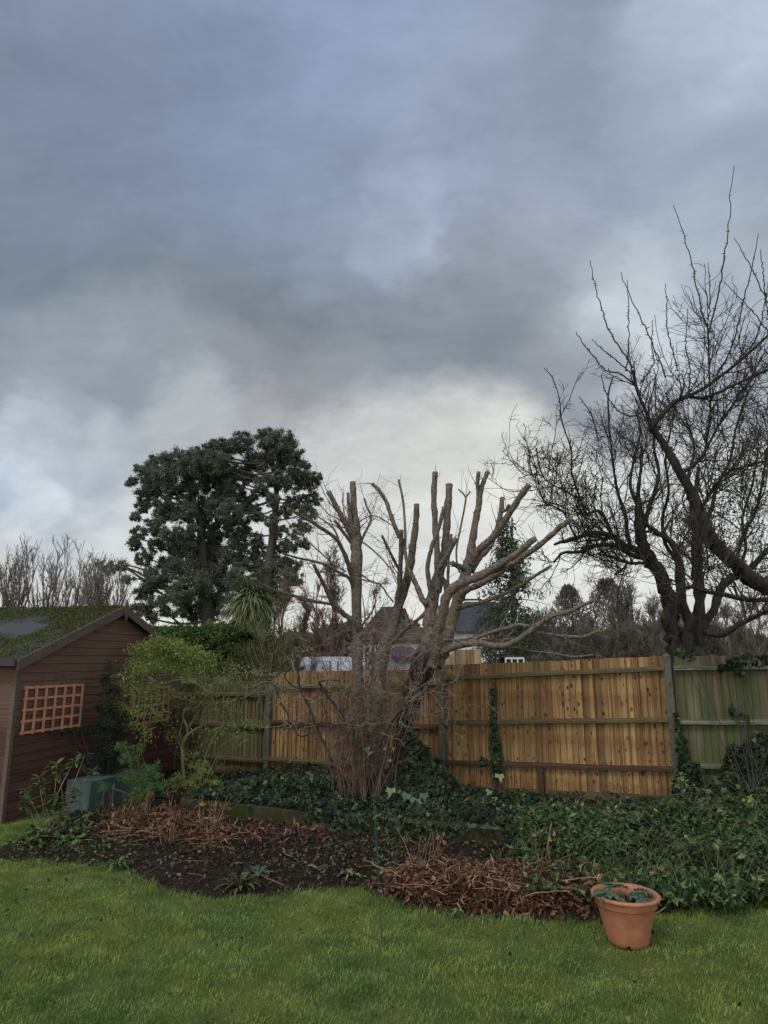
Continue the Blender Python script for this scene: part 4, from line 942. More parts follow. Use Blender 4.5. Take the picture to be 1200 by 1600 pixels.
    c3 = grow(*c2, 4, .15, 1, .20, 60, up=.05, wig=.26, rf=.8, rmin=.0030, K=5); mb.tubes(*c3, 3, cap=False)
    P, R = stack(L[:5], 14)
    d1 = grow(P, np.minimum(R, .05), 13, .5, 1, .9, 58, up=.4, wig=.16, rf=.35, rmin=.006, K=8); mb.tubes(*d1, 4, cap=False)
    d2 = grow(*d1, 7, .15, 1, .42, 50, up=.2, wig=.2, rf=.6, rmin=.0044, K=6); mb.tubes(*d2, 3, cap=False)
    mb.build('twigs', M['twig_dark'], t)['kind'] = 'stuff'
    # upright shoots with spurs
    sh = []
    for C in [[(952, 660, 4), (950, 620, 3), (957, 590, 2.4)], [(838, 700, 2.2), (843, 730, 2.4), (850, 745, 2.6)], [(935, 690, 2.6), (925, 650, 2.2), (905, 620, 1.6)], [(826, 700, 1.4), (828, 725, 1.8), (832, 745, 2)]]:
        sh.append(wpt(C, YA - 1, YA - 1, 3))
    P, R = stack(sh, 8); mb = MB(); mb.tubes(P, R, 4, cap=False); c = grow(P, R, 8, 0, 1, .06, 60, rf=.8, rmin=.003, K=3); mb.tubes(*c, 3, cap=False); mb.build('shoots', M['twig_dark'], t)['kind'] = 'stuff'
    # ivy in the crown
    C = np.concatenate([RG.normal(at(x, y, YA + .2), (s, .3, s), (n, 3)) for x, y, s, n in [(1100, 815, .22, 700), (1145, 790, .3, 900), (1085, 850, .2, 500), (1000, 790, .12, 260), (1180, 850, .28, 700), (1180, 905, .2, 420), (1110, 870, .18, 300), (1130, 745, .25, 350)]])
    mb = MB(); mb.leaves(C, .035, 'ivy'); mb.build('ivy', M['darkleaf'], t)
apple()
def apple2():
    YC = 8.4; b = np.array([6.3, 9.3, 0.2])
    t = thing('old_apple_tree', 'nearer old tree whose thick limb slants in from the right edge with tall spurred shoots', 'tree', b, group='old fruit trees with bare tangled crowns')
    mb = MB(); top = at(1290, 960, 9.2)
    P = smoothpts([(6.3, 9.3, -.1), (6.25, 9.3, .9), tuple(np.array([6.1, 9.25, 2.0])), tuple(top)], 4); mb.tubes(P, np.linspace(.26, .2, len(P)), 16, rough=.06); mb.build('trunk', M['bark_old'], t, smooth=True)
    L = []
    for C, y0, y1 in [
        ([(1290, 962, 36), (1240, 940, 32), (1200, 918, 29), (1177, 908, 28), (1150, 880, 27), (1121, 855, 27), (1107, 833, 24), (1093, 800, 21), (1083, 778, 20), (1063, 740, 17), (1043, 704, 15), (1028, 680, 13), (1017, 666, 14)], 9.2, 8.6),
        ([(1018, 668, 12), (1033, 650, 10), (1053, 630, 9), (1077, 618, 8), (1098, 608, 6.5), (1120, 592, 6), (1153, 567, 5.4), (1183, 540, 5), (1215, 510, 4)], 8.6, 8.3),
        ([(1075, 619, 7), (1097, 622, 6), (1123, 613, 5.4), (1150, 600, 5), (1180, 587, 4.6), (1215, 570, 4)], 8.6, 8.0),
        ([(1017, 666, 8), (1010, 645, 6.4), (1000, 622, 6), (993, 600, 6.5), (989, 578, 6.5)], 8.6, 8.5),
        ([(1065, 740, 8), (1082, 728, 8), (1095, 715, 7.5), (1102, 703, 6), (1105, 680, 4.4), (1110, 640, 3.6), (1108, 580, 3.4), (1107, 530, 3.6), (1105, 505, 3.4)], 8.7, 8.6),
        ([(1200, 937, 9), (1167, 937, 9.5), (1133, 930, 9), (1107, 925, 8), (1085, 918, 7), (1070, 917, 6)], 9.0, 8.5),
        ([(1083, 916, 7), (1090, 900, 6.5), (1090, 880, 5.5), (1098, 860, 5)], 8.6, 8.5),
        ([(1105, 700, 5), (1120, 670, 4.4), (1140, 640, 4), (1160, 610, 3.4), (1185, 580, 3)], 8.6, 8.9),
        ([(1150, 880, 8), (1160, 840, 7), (1180, 800, 6), (1190, 760, 5), (1200, 700, 4), (1215, 640, 3)], 9.0, 9.4),
        ([(1093, 800, 7), (1110, 770, 6), (1135, 740, 5), (1160, 730, 4), (1200, 720, 3.4)], 8.8, 8.4),
    ]:
        P, R = wpt(C, y0, y1, 4); L.append((P, R)); mb = MB(); P = P + RG.normal(0, .07, P.shape) * R[:, None]
        R = R * .86; mb.tubes(P, R, 12 if R.mean() > .03 else 7, rough=.10 if R.mean() > .03 else 0)
        k = max(3, len(P) // 2); ii = RG.integers(1, len(P), k); d = RG.standard_normal((k, 3)); d /= np.linalg.norm(d, axis=1, keepdims=True); r = R[ii]
        mb.tubes(np.stack([P[ii] + d * (r * .5)[:, None], P[ii] + d * (r * 1.3)[:, None]], 1), np.stack([r * .45, r * .25], 1), 6)
        mb.build('limb', M['bark_old'], t, smooth=True)
    sh = []
    for C in [
        [(990, 575, 3.4), (970, 545, 2.8), (952, 515, 2.4), (941, 485, 2), (935, 465, 1.8), (927, 435, 1.5), (922, 407, 1.2)],
        [(1040, 590, 2.4), (1015, 525, 2.2), (1000, 495, 2), (990, 475, 1.8), (978, 448, 1.5), (970, 425, 1.2)],
        [(990, 600, 3), (970, 585, 2.8), (945, 578, 2.6), (930, 560, 2.2), (915, 542, 1.8), (900, 518, 1.4)],
        [(978, 578, 2.2), (982, 550, 2), (982, 500, 1.7), (982, 470, 1.5), (980, 437, 1.2)],
        [(1060, 580, 2.2), (1046, 530, 2), (1042, 500, 1.8), (1042, 470, 1.5), (1040, 443, 1.2)],
        [(1104, 508, 3.2), (1095, 485, 2.8), (1091, 460, 2.4), (1084, 425, 2.2), (1078, 400, 1.8), (1066, 360, 1.5), (1052, 320, 1.2)],
        [(1108, 520, 3.2), (1114, 492, 2.8), (1124, 450, 2.6), (1130, 410, 2.4), (1136, 370, 2), (1141, 335, 1.8), (1142, 300, 1.5), (1147, 258, 1.1)],
        [(1120, 590, 3), (1135, 560, 2.8), (1150, 520, 2.6), (1162, 470, 2.2), (1172, 430, 2), (1180, 395, 1.6), (1185, 365, 1.2)],
        [(1215, 500, 2.4), (1196, 465, 2.2), (1182, 435, 2), (1170, 412, 1.8), (1158, 390, 1.5), (1147, 372, 1.2)],
        [(1200, 500, 2.2), (1196, 460, 2), (1192, 425, 1.7), (1188, 390, 1.2)], [(1107, 500, 2), (1110, 470, 1.8), (1108, 440, 1.5), (1107, 410, 1.1)],
        [(1010, 640, 3), (985, 650, 2.6), (965, 640, 2.4), (953, 625, 2), (945, 610, 1.8), (940, 585, 1.4)],
        [(1025, 650, 2.4), (1024, 600, 2), (1022, 575, 1.6)], [(1215, 540, 2.4), (1180, 490, 2), (1150, 460, 1.6), (1130, 440, 1.2)],
        [(1000, 600, 2.2), (1020, 570, 2), (1018, 535, 1.6), (1020, 500, 1.2)], [(1150, 568, 2.6), (1185, 520, 2), (1200, 440, 1.4)],
        [(1075, 615, 2.6), (1078, 580, 2.2), (1072, 540, 1.8), (1075, 482, 1.2)], [(993, 590, 2.4), (960, 560, 2), (940, 545, 1.6), (925, 530, 1.2)],
    ]:
        sh.append(wpt(C, 8.5, 8.4, 4)); 
    P, R = stack(sh, 26); mb = MB(); P[:, 1:-1] += RG.normal(0, .006, P[:, 1:-1].shape); mb.tubes(P, R, 5, cap=False)
    c = grow(P, R, 26, 0, .85, .032, 65, rf=1.0, rmin=.003, K=3); mb.tubes(*c, 4, cap=False)
    mb.build('shoots', M['twig_dark'], t)['kind'] = 'stuff'
    mb = MB(); P2, R2 = stack(L[1:5] + L[7:], 14)
    c1 = grow(P2, np.minimum(R2, .03), 10, .05, 1, .55, 55, up=.35, wig=.16, rf=.45, rmin=.0036, K=9); mb.tubes(*c1, 4, cap=False)
    c2 = grow(*c1, 4, .15, 1, .3, 55, up=.15, wig=.2, rf=.65, rmin=.0028, K=6); mb.tubes(*c2, 3, cap=False)
    c3 = grow(*c2, 3, .15, 1, .10, 60, up=.05, wig=.2, rf=.9, rmin=.0024, K=4); mb.tubes(*c3, 3, cap=False)
    P2, R2 = stack(L[4:], 14)
    c1 = grow(P2, np.minimum(R2, .03), 22, .1, 1, .85, 58, up=.35, wig=.16, rf=.4, rmin=.0044, K=9); mb.tubes(*c1, 4, cap=False)
    c2 = grow(*c1, 7, .15, 1, .42, 52, up=.15, wig=.22, rf=.65, rmin=.0034, K=7); mb.tubes(*c2, 3, cap=False)
    mb.build('twigs', M['twig_dark'], t)['kind'] = 'stuff'
apple2()

# ------------------------------------------------------------------ foliage masses
def clump_pts(c, r, n, sub=9, subr=.34):
    """points in an uneven clump made of smaller tufts"""
    c = np.asarray(c, float); r = np.asarray(r, float) * np.ones(3)
    k = sub; d = RG.standard_normal((k, 3)); d /= np.linalg.norm(d, axis=1, keepdims=True); o = c + d * r * (RG.uniform(.25, 1.0, (k, 1)) ** .6)
    w = RG.integers(0, k, n); v = RG.standard_normal((n, 3)); v /= np.linalg.norm(v, axis=1, keepdims=True); v *= np.minimum(np.abs(RG.normal(0, .62, (n, 1))) + .15, 1.5)
    return o[w] + v * r * subr * RG.uniform(.6, 1.2, k)[w][:, None]
def evergreen(label, base_px, Y, trunkC, clumps, dens, leafsize, mat, seed, barkm, lean=0, branch=True):
    global RG; RG = np.random.default_rng(seed); r0 = random.Random(seed)
    b = at(*base_px, Y); b[2] = 0
    t = thing('evergreen_tree', label, 'tree', b)
    P, R = wpt(trunkC, Y, Y, 5); P = np.vstack([b, P]); R = np.r_[R[0] * 1.15, R]
    mb = MB(); mb.tubes(P, R, 12, rough=.05); mb.build('trunk', barkm, t, smooth=True)
    mb = MB(); pts = []; s = Y / 1104
    for (px, py, r) in clumps:
        rr = r * s; c = at(px, py, Y + r0.uniform(-1, 1) * min(2.6, 45 * s)); n = int(dens * (r / 22.) ** 2)
        pts.append(clump_pts(c, (rr * 1.12, rr * 1.2, rr * .95), n, sub=max(18, int(r * 2.3)), subr=.25))
        if branch:   # a bough from the trunk to the clump
            d = np.linalg.norm(P - c, axis=1) + 1.6 * np.maximum(P[:, 2] - c[2] + .12 * np.linalg.norm((P - c)[:, :2], axis=1), 0); i = int(d.argmin()); a = P[i]
            m1 = a * .6 + c * .4 + np.array([0, 0, -.10 * np.linalg.norm(c - a)]) + RG.normal(0, .12, 3)
            q = smoothpts([a, m1, a * .2 + c * .8 + RG.normal(0, .12, 3), c], 4); rr0 = max(.03, .022 * np.linalg.norm(c - a)); mb.tubes(q, np.linspace(rr0, .02, len(q)), 6)
            qp, qr = resample(q, np.linspace(rr0, .02, len(q)), 9); c1 = grow(qp[None], qr[None], 10, .4, 1, rr * .9, 50, up=.1, wig=.15, rf=.5, rmin=.010, K=6); mb.tubes(*c1, 3, cap=False)
    if branch: mb.build('boughs', barkm, t, smooth=True)['kind'] = 'stuff'
    pts = np.concatenate(pts); mb = MB(); mb.leaves(pts, leafsize, 'spray', tipdir=(0, 0, -.35), curl=.3, aspect=.7); mb.build('crown', mat, t)
    return t
M['bark_far'] = bark_mat('far_bark', (.05, .04, .033), (.09, .075, .06), None, scale=3, bump=.3)
CL = [(228, 742, 20), (250, 724, 20), (232, 768, 20), (278, 722, 24), (222, 790, 13), (262, 760, 20), (300, 726, 26), (310, 755, 26), (330, 735, 22), (212, 848, 13), (218, 830, 12), (240, 822, 15), (262, 800, 20),
      (285, 800, 22), (245, 850, 15), (225, 872, 14), (270, 838, 18), (290, 845, 20), (245, 905, 22), (228, 925, 18), (262, 885, 18), (285, 880, 24), (310, 870, 28), (300, 915, 30), (330, 900, 28), (270, 940, 24),
      (255, 745, 20), (290, 770, 20), (250, 790, 16), (240, 955, 20), (305, 955, 28), (275, 860, 16), (340, 790, 22), (325, 815, 18), (350, 760, 18), (335, 945, 26), (215, 955, 14), (318, 790, 20), (345, 830, 22), (330, 845, 18), (345, 870, 22), (188, 884, 10), (172, 888, 12), (158, 884, 8), (200, 905, 9), (205, 752, 9), (212, 808, 9), (355, 910, 22), (300, 830, 14)]
evergreen('tall dark evergreen tree behind the shed, left one of the big pair', (325, 990), 32, [(325, 1010, 22), (324, 960, 20), (320, 900, 18), (315, 860, 14), (313, 820, 11), (305, 790, 8), (300, 750, 5)], CL, 5200, .105, M['euc'], 5, M['bark_far'])
CR = [(345, 700, 18), (362, 700, 18), (380, 690, 20), (418, 685, 20), (440, 690, 22), (455, 712, 20), (430, 718, 24), (400, 722, 20), (350, 725, 18), (372, 738, 16), (470, 735, 18), (485, 755, 16), (490, 778, 14),
      (450, 752, 22), (480, 800, 16), (462, 782, 16), (415, 752, 16), (365, 765, 20), (385, 788, 18), (360, 800, 22), (372, 828, 22), (395, 850, 20), (365, 860, 22), (470, 825, 15), (455, 850, 15), (390, 880, 24), (420, 880, 20),
      (440, 885, 18), (425, 815, 12), (440, 830, 12), (412, 905, 22), (375, 905, 22), (475, 850, 10), (322, 712, 20), (338, 724, 20), (346, 748, 20), (330, 700, 12), (345, 775, 14), (408, 678, 9), (495, 745, 8), (440, 855, 14), (457, 882, 14), (400, 935, 22), (432, 930, 20), (447, 905, 16), (462, 905, 12), (398, 805, 15), (446, 800, 13), (405, 770, 14), (425, 780, 12), (385, 745, 14)]
evergreen('tall dark evergreen tree, right one of the big pair with the higher rounded top', (415, 990), 31, [(412, 1010, 22), (414, 960, 20), (418, 900, 18), (424, 860, 15), (428, 820, 12), (432, 780, 9), (430, 745, 7), (425, 710, 4)], CR, 5200, .10, M['euc'], 6, M['bark_far'])
# drooping conifer right of the pollards
def conifer(label, base_px, top_py, Y, wpx, mat, n, seed, dens=26, droop=-.35, leafs=.16, gap=.25):
    global RG; RG = np.random.default_rng(seed)
    b = at(*base_px, Y); b[2] = 0; top = at(base_px[0], top_py, Y)
    t = thing('conifer_tree', label, 'tree', b); H = top[2]
    mb = MB(); P = np.array([b, (b + top) / 2, top]); mb.tubes(smoothpts(P, 4), np.linspace(.14, .02, 9), 8); mb.build('trunk', M['bark_far'], t, smooth=True)
    mb = MB(); ml = MB(); W_ = wpx * Y / 1104 / 2; pts = []
    for k in range(n):
        u = rnd.random() ** .8; z = .9 + (H - .9) * u; L_ = W_ * (1 - u) ** .75 * rnd.uniform(.6, 1.12) + .12; a = rnd.uniform(0, 6.283)
        o = np.array([b[0], b[1], z]); d = np.array([math.cos(a), math.sin(a), 0]); K = 7; s = np.linspace(0, 1, K)[:, None]
        q = o + d * L_ * s + np.array([0, 0, 1]) * (droop * L_ * s ** 1.6 + .18 * L_ * s)
        mb.tubes(q, np.linspace(.02, .006, K), 3, cap=False)
        if rnd.random() < gap: continue
        m = max(4, int(dens * L_ / W_ * 3)); w = RG.uniform(.15, 1, m); base = o + d * L_ * w[:, None] + np.array([0, 0, 1]) * (droop * L_ * w ** 1.6 + .18 * L_ * w)[:, None]
        side = np.array([-d[1], d[0], 0]); pts.append(base + side * RG.normal(0, .16 * L_, m)[:, None] * (1.1 - w)[:, None] + RG.normal(0, .05, (m, 3)) - np.array([0, 0, 1]) * RG.exponential(.10, m)[:, None])
    mb.build('boughs', M['bark_far'], t)['kind'] = 'stuff'
    pts = np.concatenate(pts); ml.leaves(pts, leafs, 'spray', tipdir=(0, 0, -.9), spread=.7, aspect=.6); ml.build('crown', mat, t)
conifer('dark green drooping conifer rising behind the right pollarded tree', (800, 1035), 808, 21, 190, M['conifer'], 190, 21, dens=40, leafs=.14)
M['brownconifer'] = leaf_mat('brown_conifer', [(0, (.09, .074, .064)), (.6, (.14, .115, .10)), (1, (.19, .16, .14))])
def cone_tree(label, px, top, w, Y, seed):
    global RG; RG = np.random.default_rng(seed); s = Y / 1104; b = at(px, 1036, Y); b[2] = 0
    t = thing('conical_tree', label, 'tree', b, group='dark conical trees in the distance behind the fence')
    T = at(px, top, Y); mb = MB(); mb.tubes(np.array([b, T]), np.array([.2, .03]), 7); mb.build('trunk', M['bark_far'], t)
    n = 5000; u = RG.random(n) ** .8; a = RG.uniform(0, 6.283, n); r = (w * s / 2) * np.minimum(1, ((1 - u) * 2.2 + .05)) ** .6 * (RG.random(n) ** .5) * (1 + .28 * fnoise(a * 2, u * 9, 1.0, seed))
    C = np.stack([b[0] + r * np.cos(a), b[1] + r * np.sin(a), .5 + (T[2] - .5) * u], 1); mb = MB(); mb.leaves(C, .30, 'spray', tipdir=(0, 0, 1.2), spread=.6, aspect=.28); mb.build('crown', M['brownconifer'], t)
cone_tree('dark brown conical tree with a pointed top, left of the two behind the fence', 894, 918, 74, 46, 31)
cone_tree('dark brown conical tree with a broad rounded top, right of the two behind the fence', 956, 908, 92, 44, 32)

# bare distant trees: fans of branches
def bare_tree(label, px, top, w, Y, mat, seed, n1=16, n2=8, n3=6, group=None, up=.35, base_py=1036, name='bare_tree', th=.05):
    global RG; RG = np.random.default_rng(seed); s = Y / 1104; b = at(px, base_py, Y); b[2] = 0; T = at(px, top, Y); H = T[2]
    t = thing(name, label, 'tree', b, group=group); K = 8
    P = []; R = []
    for k in range(max(2, n1 // 4)):
        a = RG.uniform(0, 6.283); l = RG.uniform(.0, .35) * w * s; z = np.linspace(0, H * RG.uniform(.7, .95), K); u = z / z[-1]
        P.append(np.stack([b[0] + l * math.cos(a) * u + .1 * np.sin(u * 5 + a), b[1] + l * math.sin(a) * u, z], 1)); R.append(np.linspace(th * 1.4, th * .3, K))
    P = np.array(P); R = np.array(R); mb = MB(); mb.tubes(P, R, 6, cap=False); mb.build('trunk', mat, t)
    mb = MB(); rm = .00016 * Y + .0018
    c = grow(P, R, 4 + n1 // 3, .15, .95, w * s * .36, 36, up=up, wig=.10, rf=.55, rmin=rm * 1.5, K=8); mb.tubes(*c, 3, cap=False)
    c = grow(*c, n2, .15, 1, w * s * .2, 34, up=up * .7, wig=.13, rf=.6, rmin=rm * 1.1, K=6); mb.tubes(*c, 3, cap=False)
    c = grow(*c, n3, .15, 1, w * s * .10, 36, up=up * .4, wig=.15, rf=.7, rmin=rm, K=4); mb.tubes(*c, 3, cap=False)
    mb.build('branches', mat, t)['kind'] = 'stuff'
GL = 'bare pruned trees in a row behind the shed'
M['twig_grey'] = bark_mat('twig_grey', (.12, .10, .085), (.20, .17, .145), None, scale=5, bump=0.1)
def pruned_tree(label, px, top, w, Y, seed):
    global RG; RG = np.random.default_rng(seed); s = Y / 1104; b = at(px, 1030, Y); b[2] = 0; H = at(px, top, Y)[2]
    t = thing('bare_tree', label, 'tree', b, group=GL); n = 9; K = 9; P = []; R = []
    for k in range(n):
        a = RG.uniform(0, 6.283); l = RG.uniform(.1, .6) * w * s; u = np.linspace(0, 1, K); h = H * RG.uniform(.8, .97)
        P.append(np.stack([b[0] + l * np.cos(a) * u ** .8 + .08 * np.sin(u * 6 + a), b[1] + l * .8 * np.sin(a) * u, h * u], 1)); R.append(np.linspace(.05, .012, K))
    P = np.array(P); R = np.array(R); mb = MB(); mb.tubes(P, R, 6, cap=False); mb.build('trunk', M['twig_grey'], t)
    mb = MB(); c = grow(P, R, 9, .45, 1, 1.05, 30, up=.45, wig=.09, rf=.7, rmin=.007, K=8, jit=.25); mb.tubes(*c, 4, cap=False)
    c = grow(*c, 5, .15, 1, .42, 34, up=.35, wig=.1, rf=.75, rmin=.006, K=6); mb.tubes(*c, 3, cap=False)
    c = grow(*c, 2, .3, 1, .15, 40, up=.3, wig=.12, rf=.8, rmin=.005, K=4); mb.tubes(*c, 3, cap=False)
    mb.build('branches', M['twig_grey'], t)['kind'] = 'stuff'
for k, (px, top, w) in enumerate([(-40, 880, 90), (14, 868, 80), (62, 862, 80), (108, 866, 80), (142, 876, 70), (176, 895, 60)]):
    pruned_tree(['leafless tree behind the shed cut off by the left edge', 'leafless tree behind the left end of the shed roof', 'leafless tree behind the middle of the shed roof, second from the left edge', 'leafless upright tree left of the shed ridge end', 'leafless tree rising behind the top of the shed gable', 'thin leafless tree just right of the shed finial'][k], px, top, w, 22 + (k % 3), 100 + k)
GB = 'bare brown trees beyond the fence on the right'
for k, (px, top, w, Y) in enumerate([(850, 935, 90, 30), (915, 950, 80, 28), (985, 900, 110, 27), (1030, 930, 90, 26), (1120, 960, 90, 30), (1165, 935, 100, 28), (1215, 950, 100, 30), (945, 970, 80, 24), (1010, 975, 80, 23)]):
    bare_tree(['bare brown tree behind the low pollard limbs at the fence', 'bare brown tree between the two far conical trees', 'tall bare brown tree left of the old apple trunk', 'bare brown tree directly beside the old apple trunk', 'bare tree seen low behind the old apple tree on the right', 'bare tree low at the right beneath the slanting limb', 'bare tree low at the right edge of the picture', 'low bare tree in front of the broad conical tree', 'low bare tree just behind the tan fence left of the old apple trunk'][k],
              px, top, w, Y, M['twig_far'], 200 + k, n1=22, n2=9, n3=6, group=GB, up=.35, th=.06)
GR = 'thin reddish bare trees beyond the left fence'
for k, (px, top, w, Y) in enumerate([(440, 900, 90, 19), (478, 880, 80, 20), (520, 850, 90, 24), (505, 930, 80, 17), (585, 880, 80, 24), (455, 950, 70, 17)]):
    bare_tree(['thin reddish bare tree right of the spiky palm', 'thin reddish bare tree behind the long pruned pollard limbs', 'bare birch like tree behind the slender pollard trunk', 'reddish bare tree above the white roof', 'bare weeping tree between the slender pollard and the middle one', 'small reddish bare tree left of the white roof'][k],
              px, top, w, Y, M['twig_red'], 300 + k, n1=18, n2=8, n3=6, group=GR, up=(.3 if k != 4 else -.1), th=.04)

# far wooded skyline
def far_woods():
    global RG; RG = np.random.default_rng(41); mb = MB(); P = []; 
    n = 60000; x = RG.uniform(-110, 110, n); y = RG.uniform(86, 96, n); h = 5.2 + 1.6 * fnoise(x, y * 0, .13, 6) + 1.0 * fnoise(x, y * 0, .6, 7)
    z = h * RG.random(n) ** .7; mb.leaves(np.stack([x, y, z], 1), 1.1, 'spray', tipdir=(0, 0, .8), aspect=.8)
    tag(mb.build('far_woods', M['brownconifer']), 'far brown wood reading as one mass along the horizon behind the houses', 'woodland', kind='stuff')
far_woods()

# cordyline ---------------------------------------------------------------------
def cordyline():
    global RG; RG = np.random.default_rng(51); Y = 17.5; s = Y / 1104; b = at(392, 1036, Y); b[2] = 0; c = at(392, 937, Y)
    t = thing('cordyline_palm', 'spiky cordyline palm with a round head above the hedge', 'palm', b)
    mb = MB(); mb.tubes(smoothpts([b, (b + c) / 2 + (.05, 0, 0), c], 4), np.linspace(.13, .1, 9), 10, rough=.06); mb.build('trunk', M['bark_far'], t, smooth=True)
    def blades(n, el0, el1, L0, L1, droop, mat, nm, wd=.024, cc=c):
        a = RG.uniform(0, 6.283, n); e = np.radians(RG.uniform(el0, el1, n)); L_ = RG.uniform(L0, L1, n); K = 5; u = np.linspace(0, 1, K)
        d = np.stack([np.cos(a) * np.cos(e), np.sin(a) * np.cos(e), np.sin(e)], 1); o = cc + RG.normal(0, .08, (n, 3))
        P = o[:, None] + d[:, None] * (L_[:, None] * u)[..., None]; P[..., 2] -= (droop * L_[:, None] * u ** 2.4)
        sd_ = np.stack([-np.sin(a), np.cos(a), 0 * a], 1); w = (wd * (1 - u) ** .5 * np.minimum(1, u * 5 + .5)); V = np.stack([P - sd_[:, None] * w[None, :, None], P + sd_[:, None] * w[None, :, None]], 2).reshape(-1, 3)
        i = (np.arange(n) * K * 2)[:, None] + np.arange(K - 1)[None] * 2; Q = np.stack([i, i + 1, i + 3, i + 2], -1).reshape(-1, 4); m = MB(); m.add(V, Q); m.build(nm, mat, t)
    blades(1300, -25, 85, .62, .92, .5, M['cord'], 'leaf_head')
    blades(420, -70, -5, .5, .85, .5, M['straw'], 'dead_leaf_skirt', .016, c - np.array([0, 0, .12]))
    blades(300, -85, -55, .6, 1.0, .3, M['olive'], 'hanging_leaves', .016, c - np.array([0, 0, .3]))
cordyline()

# hedge and shrubs ----------------------------------------------------------------
def mass(name, label, cat, base, clumps, mat, leaf, template='spray', part='foliage', seed=1, stems=None, tip=(0, 0, .2), group=None, aspect=.8, subr=.4, spread=1.0, ns=14, keep=1.0):
    """clumps: (px, py, Y, rpx, n)"""
    global RG; RG = np.random.default_rng(seed); t = thing(name, label, cat, base, group=group); pts = []
    for c in clumps:
        px, py, Y, r, n = c[:5]; s = Y / 1104 * r; fl = c[5] if len(c) > 5 else .8
        pts.append(clump_pts(at(px, py, Y), (s, s * .9, s * fl), n, sub=ns, subr=subr))
    pts = np.concatenate(pts); pts = pts[pts[:, 2] > .02]; pts = pts[RG.random(len(pts)) < keep]; mb = MB(); mb.leaves(pts, leaf, template, tipdir=tip, aspect=aspect, spread=spread); mb.build(part, mat, t)
    if stems:
        mb = MB(); c0 = np.array(base)
        for c in clumps:
            for k in range(stems[1]):
                e = at(c[0] + rnd.uniform(-.5, .5) * c[3], c[1] - c[3] * .2, c[2]); q = smoothpts([c0 + (rnd.gauss(0, .06), rnd.gauss(0, .05), 0), c0 * .6 + e * .4 + (rnd.gauss(0, .05), 0, .05), e], 4)
                mb.tubes(q, np.linspace(.008, .0025, len(q)), 5)
        mb.build('stems', stems[0], t, smooth=True)['kind'] = 'stuff'
    return t
hb = at(310, 1036, 16.3); hb[2] = 0
h = mass('conifer_hedge', 'clipped dark green conifer hedge behind the left fence and shed', 'hedge', hb,
     [(x, 1000 + rnd.uniform(-3, 3), 16.3 + rnd.uniform(-.3, .3), 26, 1900) for x in range(225, 410, 15)] + [(x, 1032, 16.2, 30, 1500) for x in range(240, 420, 24)] + [(x, 986 + rnd.uniform(-2, 4) + (4 if x < 260 else 0), 16.3, 10, 420) for x in range(236, 400, 12)], M['hedge'], .075, seed=61, tip=(0, 0, .6))
hb = at(355, 1036, 17.4); hb[2] = 0
mass('golden_shrub', 'golden yellow shrub top showing above the dark hedge', 'shrub', hb, [(x, 982 + rnd.uniform(-4, 4), 17.2, 13, 420) for x in range(325, 400, 12)], M['gold'], .07, seed=62, tip=(0, 0, .6))
# grey olive twiggy shrub over the left fence
hb = at(430, 1036, 13.8); hb[2] = 0
mass('twiggy_shrub', 'dull olive twiggy shrub hanging over the top of the left fence', 'shrub', hb, [(x, y, 13.6, 24, 420) for x, y in [(405, 1010), (430, 1005), (450, 1015), (380, 1030), (410, 1035), (440, 1035), (395, 1050), (465, 1000), (425, 1052), (370, 1050)]], M['olive'], .05, seed=63, stems=(M['twig_green'], 5))
bare_tree('olive twigged bare shrub mixed into the shrub above the left fence', 418, 985, 130, 13.3, M['twig_green'], 64, n1=20, n2=8, n3=7, up=.15, name='bare_shrub', th=.02)
